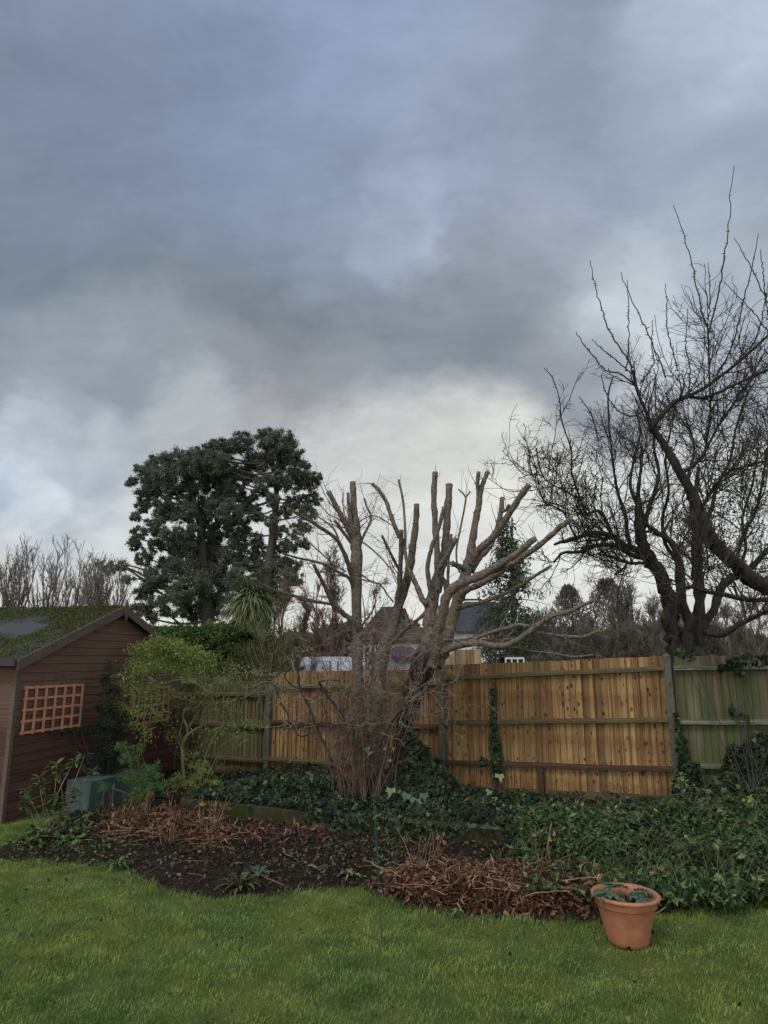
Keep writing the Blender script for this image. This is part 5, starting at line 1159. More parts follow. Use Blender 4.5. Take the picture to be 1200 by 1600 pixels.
# yellow green small tree by the shed
def yellow_shrub():
    YS = 11.4; b = at(300, 1232, YS)
    t = mass('yellow_green_shrub', 'airy yellow green shrub with sinuous stems between the shed and the left fence', 'shrub', b,
        [(225, 1018, 11.2, 20, 1500, .6), (250, 1008, 11.2, 22, 1900, .6), (278, 1012, 11.3, 24, 2100, .6), (302, 1022, 11.3, 22, 1800, .6), (215, 1045, 11.1, 22, 1300, .6), (240, 1042, 11.3, 24, 1800, .7), (270, 1040, 11.4, 26, 2000, .7), (300, 1050, 11.4, 22, 1400, .7),
         (325, 1045, 11.3, 18, 800), (205, 1075, 11.0, 18, 600), (228, 1078, 11.1, 22, 900), (250, 1080, 11.3, 20, 700), (275, 1085, 11.5, 20, 650), (215, 1105, 11.0, 18, 480), (240, 1110, 11.2, 18, 480), (258, 1120, 11.3, 16, 380), (300, 1105, 11.6, 18, 380), (335, 1030, 11.2, 12, 260),
         (270, 1150, 11.5, 14, 260), (205, 1130, 11.0, 20, 420), (225, 1150, 11.0, 20, 420), (200, 1100, 11.0, 18, 400), (190, 1060, 10.9, 14, 300), (345, 1060, 11.3, 20, 340), (370, 1045, 11.3, 18, 280), (400, 1055, 11.2, 20, 260), (430, 1060, 11.2, 18, 200), (325, 1085, 11.3, 20, 300), (355, 1100, 11.3, 20, 260), (320, 1150, 11.3, 18, 240), (350, 1140, 11.4, 18, 420, .4), (375, 1132, 11.3, 20, 520, .35), (400, 1130, 11.2, 18, 420, .35), (380, 1148, 11.3, 18, 380, .35), (300, 1180, 11.3, 13, 200)], M['yellowgreen'], .044, 'leaf', seed=65, tip=(0, 0, -.2), subr=.8, aspect=.8, ns=40, keep=.42)
    LL = []
    for C, y1 in [([(290, 1232, 8), (286, 1195, 7), (286, 1165, 6.5), (292, 1150, 6), (305, 1140, 5), (317, 1132, 4.4), (318, 1115, 4), (326, 1104, 3.6)], YS),
                  ([(293, 1148, 5), (292, 1135, 5), (286, 1120, 4.5), (290, 1108, 4.5), (298, 1100, 4.5), (300, 1092, 4), (294, 1085, 3.6), (285, 1083, 3.2), (278, 1090, 2.6)], YS - .2),
                  ([(292, 1142, 4), (300, 1128, 3.6), (312, 1112, 3.2), (325, 1092, 3), (327, 1080, 2.6)], YS + .2),
                  ([(312, 1228, 5), (318, 1195, 5), (325, 1172, 4.6), (336, 1150, 4.2), (349, 1134, 4.4), (349, 1124, 4.4), (342, 1114, 3.6), (336, 1100, 3.4), (327, 1084, 3.2), (315, 1073, 3), (300, 1066, 2.8), (280, 1062, 2.2), (250, 1068, 1.8), (225, 1060, 1.4)], YS - .3),
                  ([(316, 1118, 3), (325, 1105, 3.6), (340, 1099, 3.6), (355, 1097, 3.6), (380, 1091, 3.4), (400, 1079, 3), (418, 1068, 2.6)], YS - .5),
                  ([(340, 1098, 3), (351, 1090, 3), (350, 1078, 2.8), (338, 1066, 2.6), (322, 1060, 2.4), (300, 1056, 2)], YS - .4),
                  ([(418, 1068, 2.2), (405, 1065, 2), (380, 1066, 1.6), (350, 1072, 1.2)], YS - .5), ([(416, 1069, 2.6), (428, 1074, 2.4), (442, 1084, 1.8)], YS - .6),
                  ([(318, 1236, 3.4), (326, 1210, 2.6), (336, 1188, 2.4), (350, 1163, 2), (368, 1153, 1.6)], YS - .2), ([(322, 1230, 2.6), (332, 1205, 2.2), (345, 1180, 2), (362, 1158, 1.6)], YS - .1),
                  ([(285, 1083, 2.4), (260, 1080, 2), (235, 1086, 1.6), (225, 1100, 1.3)], YS - .4)]:
        P, R = wpt(C, YS, y1, 5); LL.append((P, R)); mb = MB(); mb.tubes(P, R * .75, 9, rough=.03); mb.build('stem', M['twig_green'], t, smooth=True)
    mb = MB(); c = grow(*stack(LL, 12), 10, .3, 1, .5, 55, up=.12, wig=.3, rf=.5, rmin=.0024, K=8); mb.tubes(*c, 4, cap=False); c = grow(*c, 4, .2, 1, .26, 55, up=.05, wig=.3, rf=.7, rmin=.0019, K=6); mb.tubes(*c, 3, cap=False)
    mb.build('twigs', M['twig_green'], t)['kind'] = 'stuff'
yellow_shrub()
mass('dark_shrub', 'tall narrow dark evergreen shrub standing against the shed beside the trellis', 'shrub', at(165, 1268, 10.6),
     [(168, 1040, 10.8, 9, 90), (165, 1062, 10.8, 13, 260), (170, 1085, 10.8, 17, 520), (165, 1108, 10.7, 18, 620), (172, 1130, 10.7, 22, 900), (150, 1135, 10.6, 12, 240), (165, 1158, 10.6, 24, 1100), (185, 1150, 10.8, 16, 480), (160, 1185, 10.6, 24, 1000), (182, 1185, 10.7, 22, 900), (128, 1140, 10.4, 9, 130, .5), (112, 1142, 10.3, 9, 120, .4), (98, 1145, 10.2, 6, 60, .4), (170, 1210, 10.7, 20, 600), (195, 1125, 10.9, 12, 240)],
     M['darkleaf'], .038, 'leaf', seed=66, stems=(M['twig_dark'], 3), tip=(0, 0, .3), aspect=.8, ns=20)
mass('feathery_shrub', 'bright green feathery shrub growing over the right end of the green box', 'shrub', at(222, 1262, 10.2),
     [(215, 1215, 10.1, 20, 800), (235, 1205, 10.2, 20, 800), (205, 1185, 10.2, 16, 420), (232, 1235, 10.0, 18, 700), (215, 1240, 9.9, 14, 420), (192, 1168, 10.3, 12, 240), (215, 1170, 10.3, 12, 220), (195, 1215, 10.0, 12, 220), (160, 1228, 9.8, 10, 130), (245, 1225, 10.2, 14, 360)],
     M['lime'], .034, 'leaf', seed=67, stems=(M['twig_green'], 3), aspect=.6, ns=22)
mass('feathery_shrub', 'olive green feathery shrub at the foot of the yellow green shrub', 'shrub', at(300, 1240, 11.0),
     [(300, 1205, 11.0, 16, 420), (320, 1212, 10.9, 16, 420), (280, 1218, 10.9, 14, 300), (335, 1222, 10.8, 13, 260), (300, 1228, 10.8, 16, 320), (265, 1232, 10.6, 16, 260), (315, 1195, 11.0, 10, 160)],
     M['yellowgreen'], .034, 'leaf', seed=68, stems=(M['twig_green'], 2), aspect=.6, ns=18)

def whorl_plant(name, label, base, tips, mat, stemmat, leaf=.11, per=9, seed=1, cat='shrub', mids=True, template='leaf', aspect=.75):
    """stems ending in rosettes of leaves; tips = (px, py, Y)"""
    global RG; RG = np.random.default_rng(seed); t = thing(name, label, cat, base); ms = MB(); ml = MB(); c0 = np.array(base, float)
    for (px, py, Y) in tips:
        e = at(px, py, Y); m = c0 * .55 + e * .45 + np.array([rnd.gauss(0, .06), rnd.gauss(0, .05), -.05 * rnd.random()]); q = smoothpts([c0 + (rnd.gauss(0, .04), rnd.gauss(0, .03), 0), m, e * .9 + m * .1 + (rnd.gauss(0, .02), 0, 0), e], 4)
        ms.tubes(q, np.linspace(.008, .0035, len(q)), 6)
        for (cc, k, sc) in ([(e, per, 1.0)] + ([(q[-4], per // 2, .85), (q[-6], per // 3, .8)] if mids else [])):
            a = RG.uniform(0, 6.283, k); el = RG.uniform(-.5, .7, k); d = np.stack([np.cos(a) * np.cos(el), np.sin(a) * np.cos(el), np.sin(el)], 1)
            nr = np.stack([-np.cos(a) * np.sin(el), -np.sin(a) * np.sin(el), np.cos(el)], 1)
            x = np.cross(d, nr); T0 = np.array([(0, 0, 0), (.16, .3, .03), (.19, .62, .02), (0, 1, -.12), (-.19, .62, .02), (-.16, .3, .03), (0, .32, -.02), (0, .65, -.03)]) * (aspect * 1.3, 1, 1)
            F_ = [(0, 1, 6), (1, 2, 6), (2, 7, 6), (2, 3, 7), (3, 4, 7), (4, 6, 7), (4, 5, 6), (5, 0, 6)]; sz = leaf * sc * RG.uniform(.65, 1.2, k)
            V = (cc + d * .01)[:, None] + sz[:, None, None] * (T0[None, :, 0:1] * x[:, None] + T0[None, :, 1:2] * d[:, None] + T0[None, :, 2:3] * nr[:, None])
            ml.add(V.reshape(-1, 3), None, (np.arange(k)[:, None, None] * 8 + np.array(F_)[None]).reshape(-1, 3))
    ms.build('stems', stemmat, t, smooth=True)['kind'] = 'stuff'; ml.build('leaves', mat, t)
whorl_plant('rhododendron_bush', 'loose rhododendron like bush with leaf rosettes in front of the shed and green box', at(75, 1318, 8.9),
     [(88, 1195, 9.0), (118, 1190, 9.0), (130, 1182, 9.0), (62, 1215, 8.9), (66, 1228, 8.8), (45, 1250, 8.8), (38, 1258, 8.8), (72, 1245, 8.9), (95, 1205, 9), (145, 1205, 9.1), (112, 1232, 8.9), (120, 1240, 8.8), (75, 1262, 8.8), (88, 1275, 8.7), (100, 1280, 8.6), (50, 1295, 8.5), (30, 1312, 8.4), (20, 1318, 8.4), (42, 1320, 8.3), (65, 1300, 8.5),
      (85, 1295, 8.5), (110, 1290, 8.6), (125, 1285, 8.6), (100, 1312, 8.4), (75, 1322, 8.3), (120, 1310, 8.4), (58, 1308, 8.4), (134, 1296, 8.6), (140, 1270, 8.8), (40, 1235, 8.9), (105, 1255, 8.8), (90, 1245, 8.8)], M['rhodo'], M['twig_pale'], leaf=.125, per=10, seed=71)

# right hand shrubs spilling over the wall ---------------------------------------
def spill(label, base, n, x0, x1, y0, y1, Ya, Yb, seed, mat, leaf=.078):
    """a low shrub: many short leafy shoots over a mound, leaves down the whole of each shoot"""
    global RG; RG = np.random.default_rng(seed); r = random.Random(seed); t = thing('spreading_shrub', label, 'shrub', base); P = []
    for k in range(n):
        u = r.random(); v = r.random(); px = x0 + (x1 - x0) * u; py = y0 + (y1 - y0) * v + 6 * math.sin(px * .07 + seed); Y = Yb + (Ya - Yb) * v ** .8 + r.gauss(0, .08); e = at(px, py, Y)
        g0 = float(bedz(e[0], e[1])) if e[1] < wall_y(e[0]) else .25
        if e[2] < g0 + .04: e = on(px, py, g0 + r.uniform(.03, .12))
        L_ = r.uniform(.18, .4); a = r.uniform(0, 6.28); o = e + np.array([math.cos(a) * L_ * .8, abs(math.sin(a)) * L_ * .9, -L_ * .6]); m = (o + e) / 2 + np.array([r.gauss(0, .03), r.gauss(0, .03), L_ * .28])
        o[2] = max(o[2], .03); P.append(resample(smoothpts([o, m, e], 4), np.linspace(.0035, .002, 9), 9)[0])
    P = np.array(P); ms = MB(); ms.tubes(P, np.linspace(.0034, .002, 9)[None] * np.ones((n, 1)), 4, cap=False)
    # a few long arching wands
    m_ = n // 9; ii = RG.integers(0, n, m_); W0 = P[ii, 0]; a = RG.uniform(0, 6.283, m_); l = RG.uniform(.3, .8, m_); u = np.linspace(0, 1, 9)
    W = W0[:, None] + np.stack([np.cos(a) * l, np.sin(a) * l * .5, 0 * l], 1)[:, None] * u[None, :, None]; W[..., 2] += (np.sin(u * 2.6)[None] * l[:, None] * .55); ms.tubes(W, np.full((m_, 9), .0028), 4, cap=False)
    ms.build('stems', M['stem_dim'], t)['kind'] = 'stuff'; ml = MB()
    for k, cnt in ((8, 6), (7, 2), (6, 2), (5, 1), (4, 1)):
        C = np.repeat(P[:, k], cnt, 0); tn = np.repeat(P[:, k] - P[:, k - 1], cnt, 0); tn /= np.linalg.norm(tn, axis=1, keepdims=True)
        ml.leaves(C, leaf * (1 if k > 5 else .85), 'leaf', tipdir=tn * .9 + np.array([0, -.2, .1]), spread=.8, aspect=1.0, curl=.15)
    ml.build('leaves', mat, t)
GLB = None
spill('green leaved spreading shrub over the wall left of the plant pot', at(880, 1372, 7.6), 420, 815, 930, 1262, 1388, 7.05, 8.4, 81, M['shrubleaf'])
spill('green leaved spreading shrub directly behind the plant pot', at(990, 1385, 7.4), 560, 915, 1060, 1260, 1396, 6.92, 8.4, 82, M['shrubleaf'])
spill('green leaved spreading shrub right of the plant pot', at(1090, 1392, 7.3), 460, 1040, 1150, 1258, 1405, 6.88, 8.4, 83, M['shrubleaf'])
spill('green leaved spreading shrub at the right edge of the picture', at(1190, 1385, 7.3), 600, 1130, 1290, 1240, 1400, 6.85, 8.4, 84, M['shrubleaf'])
whorl_plant('climbing_shrub', 'pale leaved young shoots in front of the right concrete post', at(1075, 1290, 8.9), [(1068, 1222, 8.9), (1072, 1232, 8.9), (1086, 1230, 8.8), (1092, 1240, 8.8), (1100, 1245, 8.8), (1105, 1238, 8.8), (1098, 1255, 8.7), (1110, 1250, 8.7), (1080, 1248, 8.9), (1065, 1212, 9)], M['paleleaf'], M['twig_green'], .085, 7, 85)
whorl_plant('yellow_leaved_sprig', 'bright yellow leaf sprig in front of the ivy on the right fence', at(1150, 1275, 8.3), [(1168, 1248, 8.3)], M['yellow'], M['twig_green'], .12, 8, 86, 'plant', mids=False)
whorl_plant('yellow_leaved_sprig', 'small yellow green sprig on the wall top left of the concrete post', at(1040, 1275, 8.4), [(1040, 1262, 8.4), (1048, 1260, 8.4), (1022, 1262, 8.4), (1004, 1282, 8.2)], M['yellow'], M['twig_green'], .07, 7, 87, 'plant', mids=False)

# ivy ---------------------------------------------------------------------------
def ivy():
    global RG; RG = np.random.default_rng(91); mb = MB()
    n = 30000; x = RG.uniform(-2.65, 6.3, n); y = wall_y(x) + RG.random(n) ** 1.1 * (fence_y(x) - wall_y(x) - .1)
    dens = .65 + .5 * fnoise(x, y, 2.2, 92); kp = RG.random(n) < dens; 
    clear = ((x - 2.6) / .7) ** 2 + ((y - 9.7) / .35) ** 2 < 1; kp &= ~(clear & (RG.random(n) < .8)); x, y = x[kp], y[kp]
    bump = (.10 + .10 * fnoise(x, y, 1.6, 93)).clip(.02, .3) + .14 * np.exp(-((x + 1.2) / .8) ** 2) * (y > 10)
    z = upz(x, y) + RG.random(len(x)) ** .6 * bump
    mb.leaves(np.stack([x, y, z], 1), .05, 'ivy', nrm=(0, -.45, 1), spread=1.3)
    # over the wall face
    n = 9000; x = RG.uniform(-2.0, 6.3, n); v = RG.random(n); d = fnoise(x, v * .3, 2.4, 94) * .6 + .28 + .35 * (x > 1.7) - .75 * ((x > -2.3) & (x < -.95)) - .25 * ((x > .1) & (x < 1.3)); kp = RG.random(n) < d; x, v = x[kp], v[kp]
    z = .3 - v ** 1.2 * .32; y = wall_y(x) - RG.random(len(x)) * .07; kp = z > .03; mb.leaves(np.stack([x, y, z], 1)[kp], .055, 'ivy', nrm=(0, -1, .35), spread=.8, tipdir=(0, 0, -1))
    tag(mb.build('ivy_ground_cover', M['ivy']), 'dark ivy carpet covering the raised bed and spilling over its wall', 'ivy', kind='stuff')
    # clinging ivies as plants of their own
    def cling(label, blobs, base, leafs=.06, nrm=(0, -1, .2), mat='ivy'):
        t = thing('climbing_ivy', label, 'ivy', base); m = MB(); P = []
        for px, py, Y, rx, rz, n in blobs:
            c = at(px, py, Y); s = Y / 1104; v = RG.standard_normal((n, 3)); v /= np.linalg.norm(v, axis=1, keepdims=True); v *= RG.random((n, 1)) ** .4; P.append(c + v * np.array([rx * s, .09, rz * s]))
        m.leaves(np.concatenate(P), leafs, 'ivy', nrm=nrm, spread=.9, tipdir=(0, 0, -.8)); m.build('leaves', M[mat], t)
        m = MB()
        for px, py, Y, rx, rz, n in blobs:
            e = at(px, py, Y); q = smoothpts([np.array(base) + (rnd.gauss(0, .05), 0, 0), (np.array(base) + e) / 2 + (rnd.gauss(0, .06), 0, 0), e], 4); m.tubes(q, np.linspace(.006, .003, len(q)), 5)
        m.build('stems', M['twig_dark'], t)['kind'] = 'stuff'
    cling('dense ivy climbing the base of the dark leaning trunk', [(652, 1190, 10.3, 18, 30, 700), (645, 1165, 10.2, 10, 22, 260), (640, 1215, 10.1, 34, 26, 900), (675, 1210, 10.3, 22, 26, 700), (668, 1235, 10.0, 34, 20, 800), (700, 1225, 10.4, 14, 16, 300), (665, 1178, 10.6, 8, 12, 90), (618, 1235, 10.0, 22, 16, 300), (636, 1140, 10.15, 4, 18, 60)], at(650, 1250, 10.2))
    def fY(px):   # depth of the fence face at this pixel column
        k = (px - 600) / 1104.; d0, d1 = FENCE[1], FENCE[4]; A, B = d0; dx, dy = (d1 - d0); tt = (k * B - A) / (dx - k * dy); return B + dy * tt - .06
    cling('thin strand of ivy climbing the big tan fence panel', [(770, 1075 + 14 * k, fY(770), 2.6, 9, 26) for k in range(5)] + [(772, 1150, fY(772), 6, 12, 90), (774, 1168, fY(774), 9, 12, 150), (776, 1186, fY(775), 9, 10, 130), (755, 1190, fY(755), 7, 6, 50), (778, 1205, fY(778), 10, 10, 110)], at(775, 1232, fY(775)), .05)
    cling('dense ivy bank over the mossy green panel at the right edge', [(1150, 1205, fY(1150), 22, 26, 500), (1178, 1190, fY(1170), 26, 30, 800), (1195, 1165, fY(1180), 20, 24, 400), (1165, 1225, fY(1160), 34, 24, 900), (1130, 1235, fY(1130), 24, 20, 420), (1200, 1230, fY(1185), 30, 34, 800), (1145, 1175, fY(1150), 8, 12, 70), (1240, 1200, fY(1200), 34, 46, 900)], at(1175, 1262, 8.8))
    cling('ivy creeping up the mossy panel beside the right concrete post', [(1062, 1232, fY(1062), 10, 18, 200), (1070, 1200, fY(1070), 10, 22, 220), (1064, 1165, fY(1064), 7, 22, 130), (1076, 1225, fY(1076), 16, 22, 320), (1060, 1130, fY(1060), 4, 18, 50), (1085, 1245, fY(1085), 18, 12, 200), (1090, 1205, fY(1090), 8, 12, 60)], at(1070, 1262, fY(1070)))
    cling('ivy trailing along the top of the mossy green panel', [(1150, 1036, fY(1150), 14, 7, 110), (1172, 1030, fY(1165), 16, 8, 170), (1195, 1034, fY(1180), 16, 10, 200), (1158, 1050, fY(1155), 6, 5, 24), (1080, 1024, fY(1080) + .1, 14, 5, 70), (1130, 1042, fY(1130), 8, 4, 30), (1062, 1020, fY(1062) + .1, 8, 4, 30), (1145, 1110, fY(1145), 5, 10, 24), (1165, 1120, fY(1160), 4, 7, 14)], at(1180, 1262, 8.75))
ivy()

# leaf litter and dead stems --------------------------------------------------------
def litter():
    global RG; RG = np.random.default_rng(95)
    def scatter(n, x0, x1, f, hgt, size, mat, name, label, sticks, tmpl='litter'):
        x = RG.uniform(x0, x1, n); e = edge_y(x) - .03; top = np.where(x > -2.75, wall_y(x), 10.4); y = e + RG.random(n) * (top - e); d = f(x, y); kp = RG.random(n) < d; x, y, d = x[kp], y[kp], d[kp]
        z = bedz(x, y) + RG.random(len(x)) ** 1.3 * hgt * np.clip(d, 0, 1); mb = MB(); mb.leaves(np.stack([x, y, z], 1), size, tmpl, nrm=(0, 0, 1), spread=1.5)
        m = sticks; k = 0
        if m:
            x = RG.uniform(x0, x1, m * 4); e = edge_y(x); top = np.where(x > -2.75, wall_y(x), 10.4); y = e + RG.random(m * 4) * (top - e); kp = RG.random(m * 4) < f(x, y); x, y = x[kp][:m], y[kp][:m]; m = len(x)
            a = RG.uniform(0, 6.283, m); L_ = RG.uniform(.12, .42, m); dz = RG.normal(.0, .14, m); d = np.stack([np.cos(a), np.sin(a), dz], 1); o = np.stack([x, y, bedz(x, y) + hgt * RG.uniform(.4, 1.2, m)], 1)
            u = np.linspace(-.5, .5, 5); P = o[:, None] + d[:, None] * (L_[:, None] * u)[..., None] + RG.normal(0, .008, (m, 5, 3)); P[..., 2] = np.maximum(P[..., 2], bedz(P[..., 0], P[..., 1]) + .004)
            mb2 = MB(); mb2.tubes(P, np.full((m, 5), .0028) * RG.uniform(.6, 1.5, (m, 1)), 4, cap=False); tag(mb2.build('dead_stems', M['straw']), label.replace('leaf litter', 'dead plant stems').replace('leaves', 'leaves and stems'), 'dead stems', kind='stuff')
        tag(mb.build(name, M[mat]), label, 'leaf litter', kind='stuff')
    g = lambda x, y, cx, cy, rx, ry: np.exp(-(((x - cx) / rx) ** 2 + ((y - cy) / ry) ** 2) ** 1.5)
    def straps(n, cx, cy, rx, ry, label):
        a = RG.uniform(0, 6.283, n); q = np.sqrt(RG.random(n)); x = cx + rx * q * np.cos(a); y = cy + ry * q * np.sin(a); kp = (y > edge_y(x) - .04) & (y < np.where(x > -2.75, wall_y(x), 10.4) - .03); x, y = x[kp], y[kp]
        mb = MB(); mb.leaves(np.stack([x, y, bedz(x, y) + .03 + RG.random(len(x)) * .12 * (1 - q[kp] ** 2)], 1), .13, 'leaf', nrm=(0, 0, 1), spread=1.3, aspect=.28, curl=.5); tag(mb.build('dead_fern', M['litter_red']), label, 'dead fern', kind='stuff')
    ctr = [on(x, y, 0) for x, y in [(720, 1395), (830, 1405), (900, 1415), (640, 1395), (250, 1300), (200, 1300), (330, 1320)]]
    scatter(22000, -.4, 3.2, lambda x, y: (.9 * g(x, y, ctr[0][0], ctr[0][1], .55, .45) + .9 * g(x, y, ctr[1][0], ctr[1][1], .5, .38) + .9 * g(x, y, ctr[2][0], ctr[2][1], .42, .3) + .5 * g(x, y, ctr[3][0], ctr[3][1], .3, .35)), .13, .055, 'litter_red', 'leaf_litter', 'heap of reddish brown dead fern leaf litter left of the pot', 260)
    scatter(4500, -4.0, -1.4, lambda x, y: (.9 * g(x, y, ctr[4][0], ctr[4][1], .5, .7) + .8 * g(x, y, ctr[5][0], ctr[5][1], .4, .6) + .55 * g(x, y, ctr[6][0], ctr[6][1], .35, .5)), .07, .055, 'litter_red', 'leaf_litter', 'reddish brown dead leaf litter in front of the green box', 150)
    scatter(26000, -4.1, 6.0, lambda x, y: .6 + .4 * fnoise(x, y, 3, 96), .03, .042, 'litter', 'leaf_litter', 'dark brown leaf litter scattered over the bare soil', 90)
    straps(3200, ctr[1][0] - .1, ctr[1][1] + .1, 1.05, .55, 'flattened rusty brown dead fern fronds left of the plant pot')
    straps(800, ctr[4][0], ctr[4][1] + .1, .8, .8, 'flattened rusty brown dead fern fronds below the green box')
    straps(350, ctr[6][0] + .5, ctr[6][1], .9, .45, 'sparse brown fern remains on the soil in front of the wall')
    # clods and crumbs of soil
    n = 5000; x = RG.uniform(-4, 5, n); e = edge_y(x); y = e + RG.random(n) * (np.where(x > -2.75, wall_y(x), 10.4) - e); mb = MB(); C = np.stack([x, y, bedz(x, y)], 1)
    oc = np.array([(1, 0, 0), (-1, 0, 0), (0, 1, 0), (0, -1, 0), (0, 0, 1), (0, 0, -1)]); Fo = [(0, 2, 4), (2, 1, 4), (1, 3, 4), (3, 0, 4), (2, 0, 5), (1, 2, 5), (3, 1, 5), (0, 3, 5)]
    V = C[:, None] + oc[None] * RG.uniform(.5, 1.3, (n, 6, 1)) * (RG.exponential(.009, n) + .005)[:, None, None]; mb.add(V.reshape(-1, 3), None, (np.arange(n)[:, None, None] * 6 + np.array(Fo)[None]).reshape(-1, 3))
    tag(mb.build('soil_clods', M['soil']), 'dark crumbs and clods of soil in the flower bed', 'soil', kind='stuff')
litter()
def weeds():
    global RG; RG = np.random.default_rng(97); n = 18000; x = RG.uniform(-4.1, 6.2, n); e = edge_y(x); y = e - .02 + RG.random(n) * (np.where(x > -2.75, wall_y(x), 10.4) - e)
    d = fnoise(x, y, 2.6, 98) * .9 + fnoise(x, y, 11, 99) * .5 - .12 + .5 * (x < -2.6) * (y < 8.4); kp = RG.random(n) < d; x, y = x[kp], y[kp]; mb = MB()
    mb.leaves(np.stack([x, y, bedz(x, y) + RG.random(len(x)) * .06], 1), .05, 'leaf', nrm=(0, 0, 1), spread=1.2, aspect=.9); tag(mb.build('bed_weeds', M['rhodo']), 'low green weeds creeping over the soil of the flower bed', 'weeds', kind='stuff')
    n = 150; x = RG.uniform(-3.5, 4, n); y = RG.uniform(4.3, 7.4, n); kp = y < edge_y(x); x, y = x[kp], y[kp]; mb = MB(); mb.leaves(np.stack([x, y, RG.uniform(.02, .045, len(x))], 1), .035, 'litter', nrm=(0, 0, 1)); tag(mb.build('fallen_leaves', M['litter']), 'a few small brown fallen leaves lying on the lawn', 'fallen leaves', kind='stuff')
weeds()
# upright dead flower stalks
def stalks(label, spots, seed):
    r = random.Random(seed); t = thing('dead_stalks', label, 'dead plant', on(*spots[0], 0)); mb = MB(); ml = []
    for px, py in spots:
        for k in range(9):
            p = on(px + r.uniform(-10, 10), py + r.uniform(-3, 3), .03); h_ = r.uniform(.18, .5) * (.5 if seed == 3 else 1); a = r.uniform(0, 6.28); l = r.uniform(0, .5)
            q = smoothpts([p, p + (math.cos(a) * l * h_ * .5, math.sin(a) * l * h_ * .5, h_ * .6), p + (math.cos(a) * l * h_, math.sin(a) * l * h_, h_)], 3); mb.tubes(q, np.linspace(.004, .0022, len(q)), 5)
            ml += [q[j] + np.array([r.gauss(0, .02), r.gauss(0, .02), 0]) for j in (2, 4, 5)]
    mb.build('stems', M['straw'], t)['kind'] = 'stuff'; mb = MB(); mb.leaves(np.array(ml), .06, 'litter', tipdir=(0, 0, -1)); mb.build('withered_leaves', M['litter_red'], t)
stalks('upright dead brown stalks in the soil below the yellow green shrub', [(270, 1300), (320, 1305), (335, 1312), (262, 1325)], 1)
stalks('dead brown stalks leaning by the corner of the green box', [(165, 1290), (190, 1292), (225, 1290)], 2)
stalks('dead brown stalk clump beside the pot on its right', [(1020, 1398), (1035, 1392)], 3)
stalks('thin dead stalks rising from the reddish litter heap', [(845, 1365), (680, 1360), (650, 1375)], 4)

# small plants in the bed ----------------------------------------------------------
def rosette(name, label, px, py, n, L_, mat, seed, el=(.3, 1.2), wd=.2):
    global RG; RG = np.random.default_rng(seed); p = on(px, py, .05); t = thing(name, label, 'plant', p); mb = MB()
    for k in range(n):
        a = RG.uniform(0, 6.283); e = RG.uniform(*el); l = L_ * RG.uniform(.6, 1.15); d = np.array([math.cos(a), math.sin(a)]); s = np.array([-d[1], d[0], 0]); c = []
        for u, w in ((0, .25), (.3, .8), (.6, 1), (.85, .6), (1, .05)):
            r_ = l * u * math.cos(e) * 1.1; z = l * (math.sin(e) * u - .45 * u * u * u); m = p + np.array([d[0] * r_, d[1] * r_, z]); c += [m - s * w * l * wd / 2 + (0, 0, .1 * w * l * wd), m + (0, 0, 0), m + s * w * l * wd / 2 + (0, 0, .1 * w * l * wd)]
        q = [(i * 3 + j, i * 3 + j + 1, i * 3 + j + 4, i * 3 + j + 3) for i in range(4) for j in range(2)]; mb.add(np.array(c), q)
    mb.build('leaves', mat, t, smooth=True)
rosette('strap_leaved_plant', 'clump of long strap leaves at the lawn edge left of the green stake', 375, 1388, 30, .24, M['olive'], 101, wd=.16)
rosette('strap_leaved_plant', 'grey green leaf tuft behind the strap leaved clump', 402, 1372, 22, .2, M['hellebore'], 102, wd=.2)
rosette('broad_leaved_plant', 'blue green broad leaved plant in the bed left of the green stake', 523, 1335, 9, .17, M['hellebore'], 103, (.1, .7), .55)
rosette('broad_leaved_plant', 'pale budded hellebore leaves below the blue green plant', 500, 1362, 10, .17, M['paleleaf'], 104, (.1, .9), .42)
rosette('broad_leaved_plant', 'pale leaf pair closest to the green stake at the lawn edge', 548, 1368, 8, .15, M['paleleaf'], 105, (.1, .9), .42)
rosette('leafy_seedling', 'yellow green leafy seedling in the reddish litter', 672, 1358, 22, .13, M['lime'], 106, (.3, 1.4), .28)
rosette('leafy_seedling', 'second paler seedling just in front of the yellow green one', 678, 1372, 16, .11, M['paleleaf'], 107, (.3, 1.3), .3)
rosette('leafy_seedling', 'tiny pale seedling at the very edge of the lawn', 718, 1425, 8, .08, M['paleleaf'], 108, (.2, 1.0), .4)
rosette('leafy_seedling', 'pale seedling pair in front of the wall', 808, 1340, 12, .14, M['paleleaf'], 109, (.2, 1.2), .35)
rosette('leafy_seedling', 'silvery seedling in the middle of the litter heap', 714, 1358, 10, .09, M['hellebore'], 110, (.2, 1.2), .4)
rosette('broad_leaved_plant', 'round leaved green plant under the spreading shrub left of the pot', 862, 1375, 14, .17, M['shrubleaf'], 111, (.1, 1.0), .6)
rosette('grassy_weed', 'green grassy weed at the lawn edge below the green box', 185, 1352, 26, .17, M['lime'], 112, (.3, 1.2), .12)
rosette('grassy_weed', 'olive weed tuft on bare soil by the lawn edge', 425, 1362, 22, .18, M['olive'], 113, (.3, 1.3), .12)
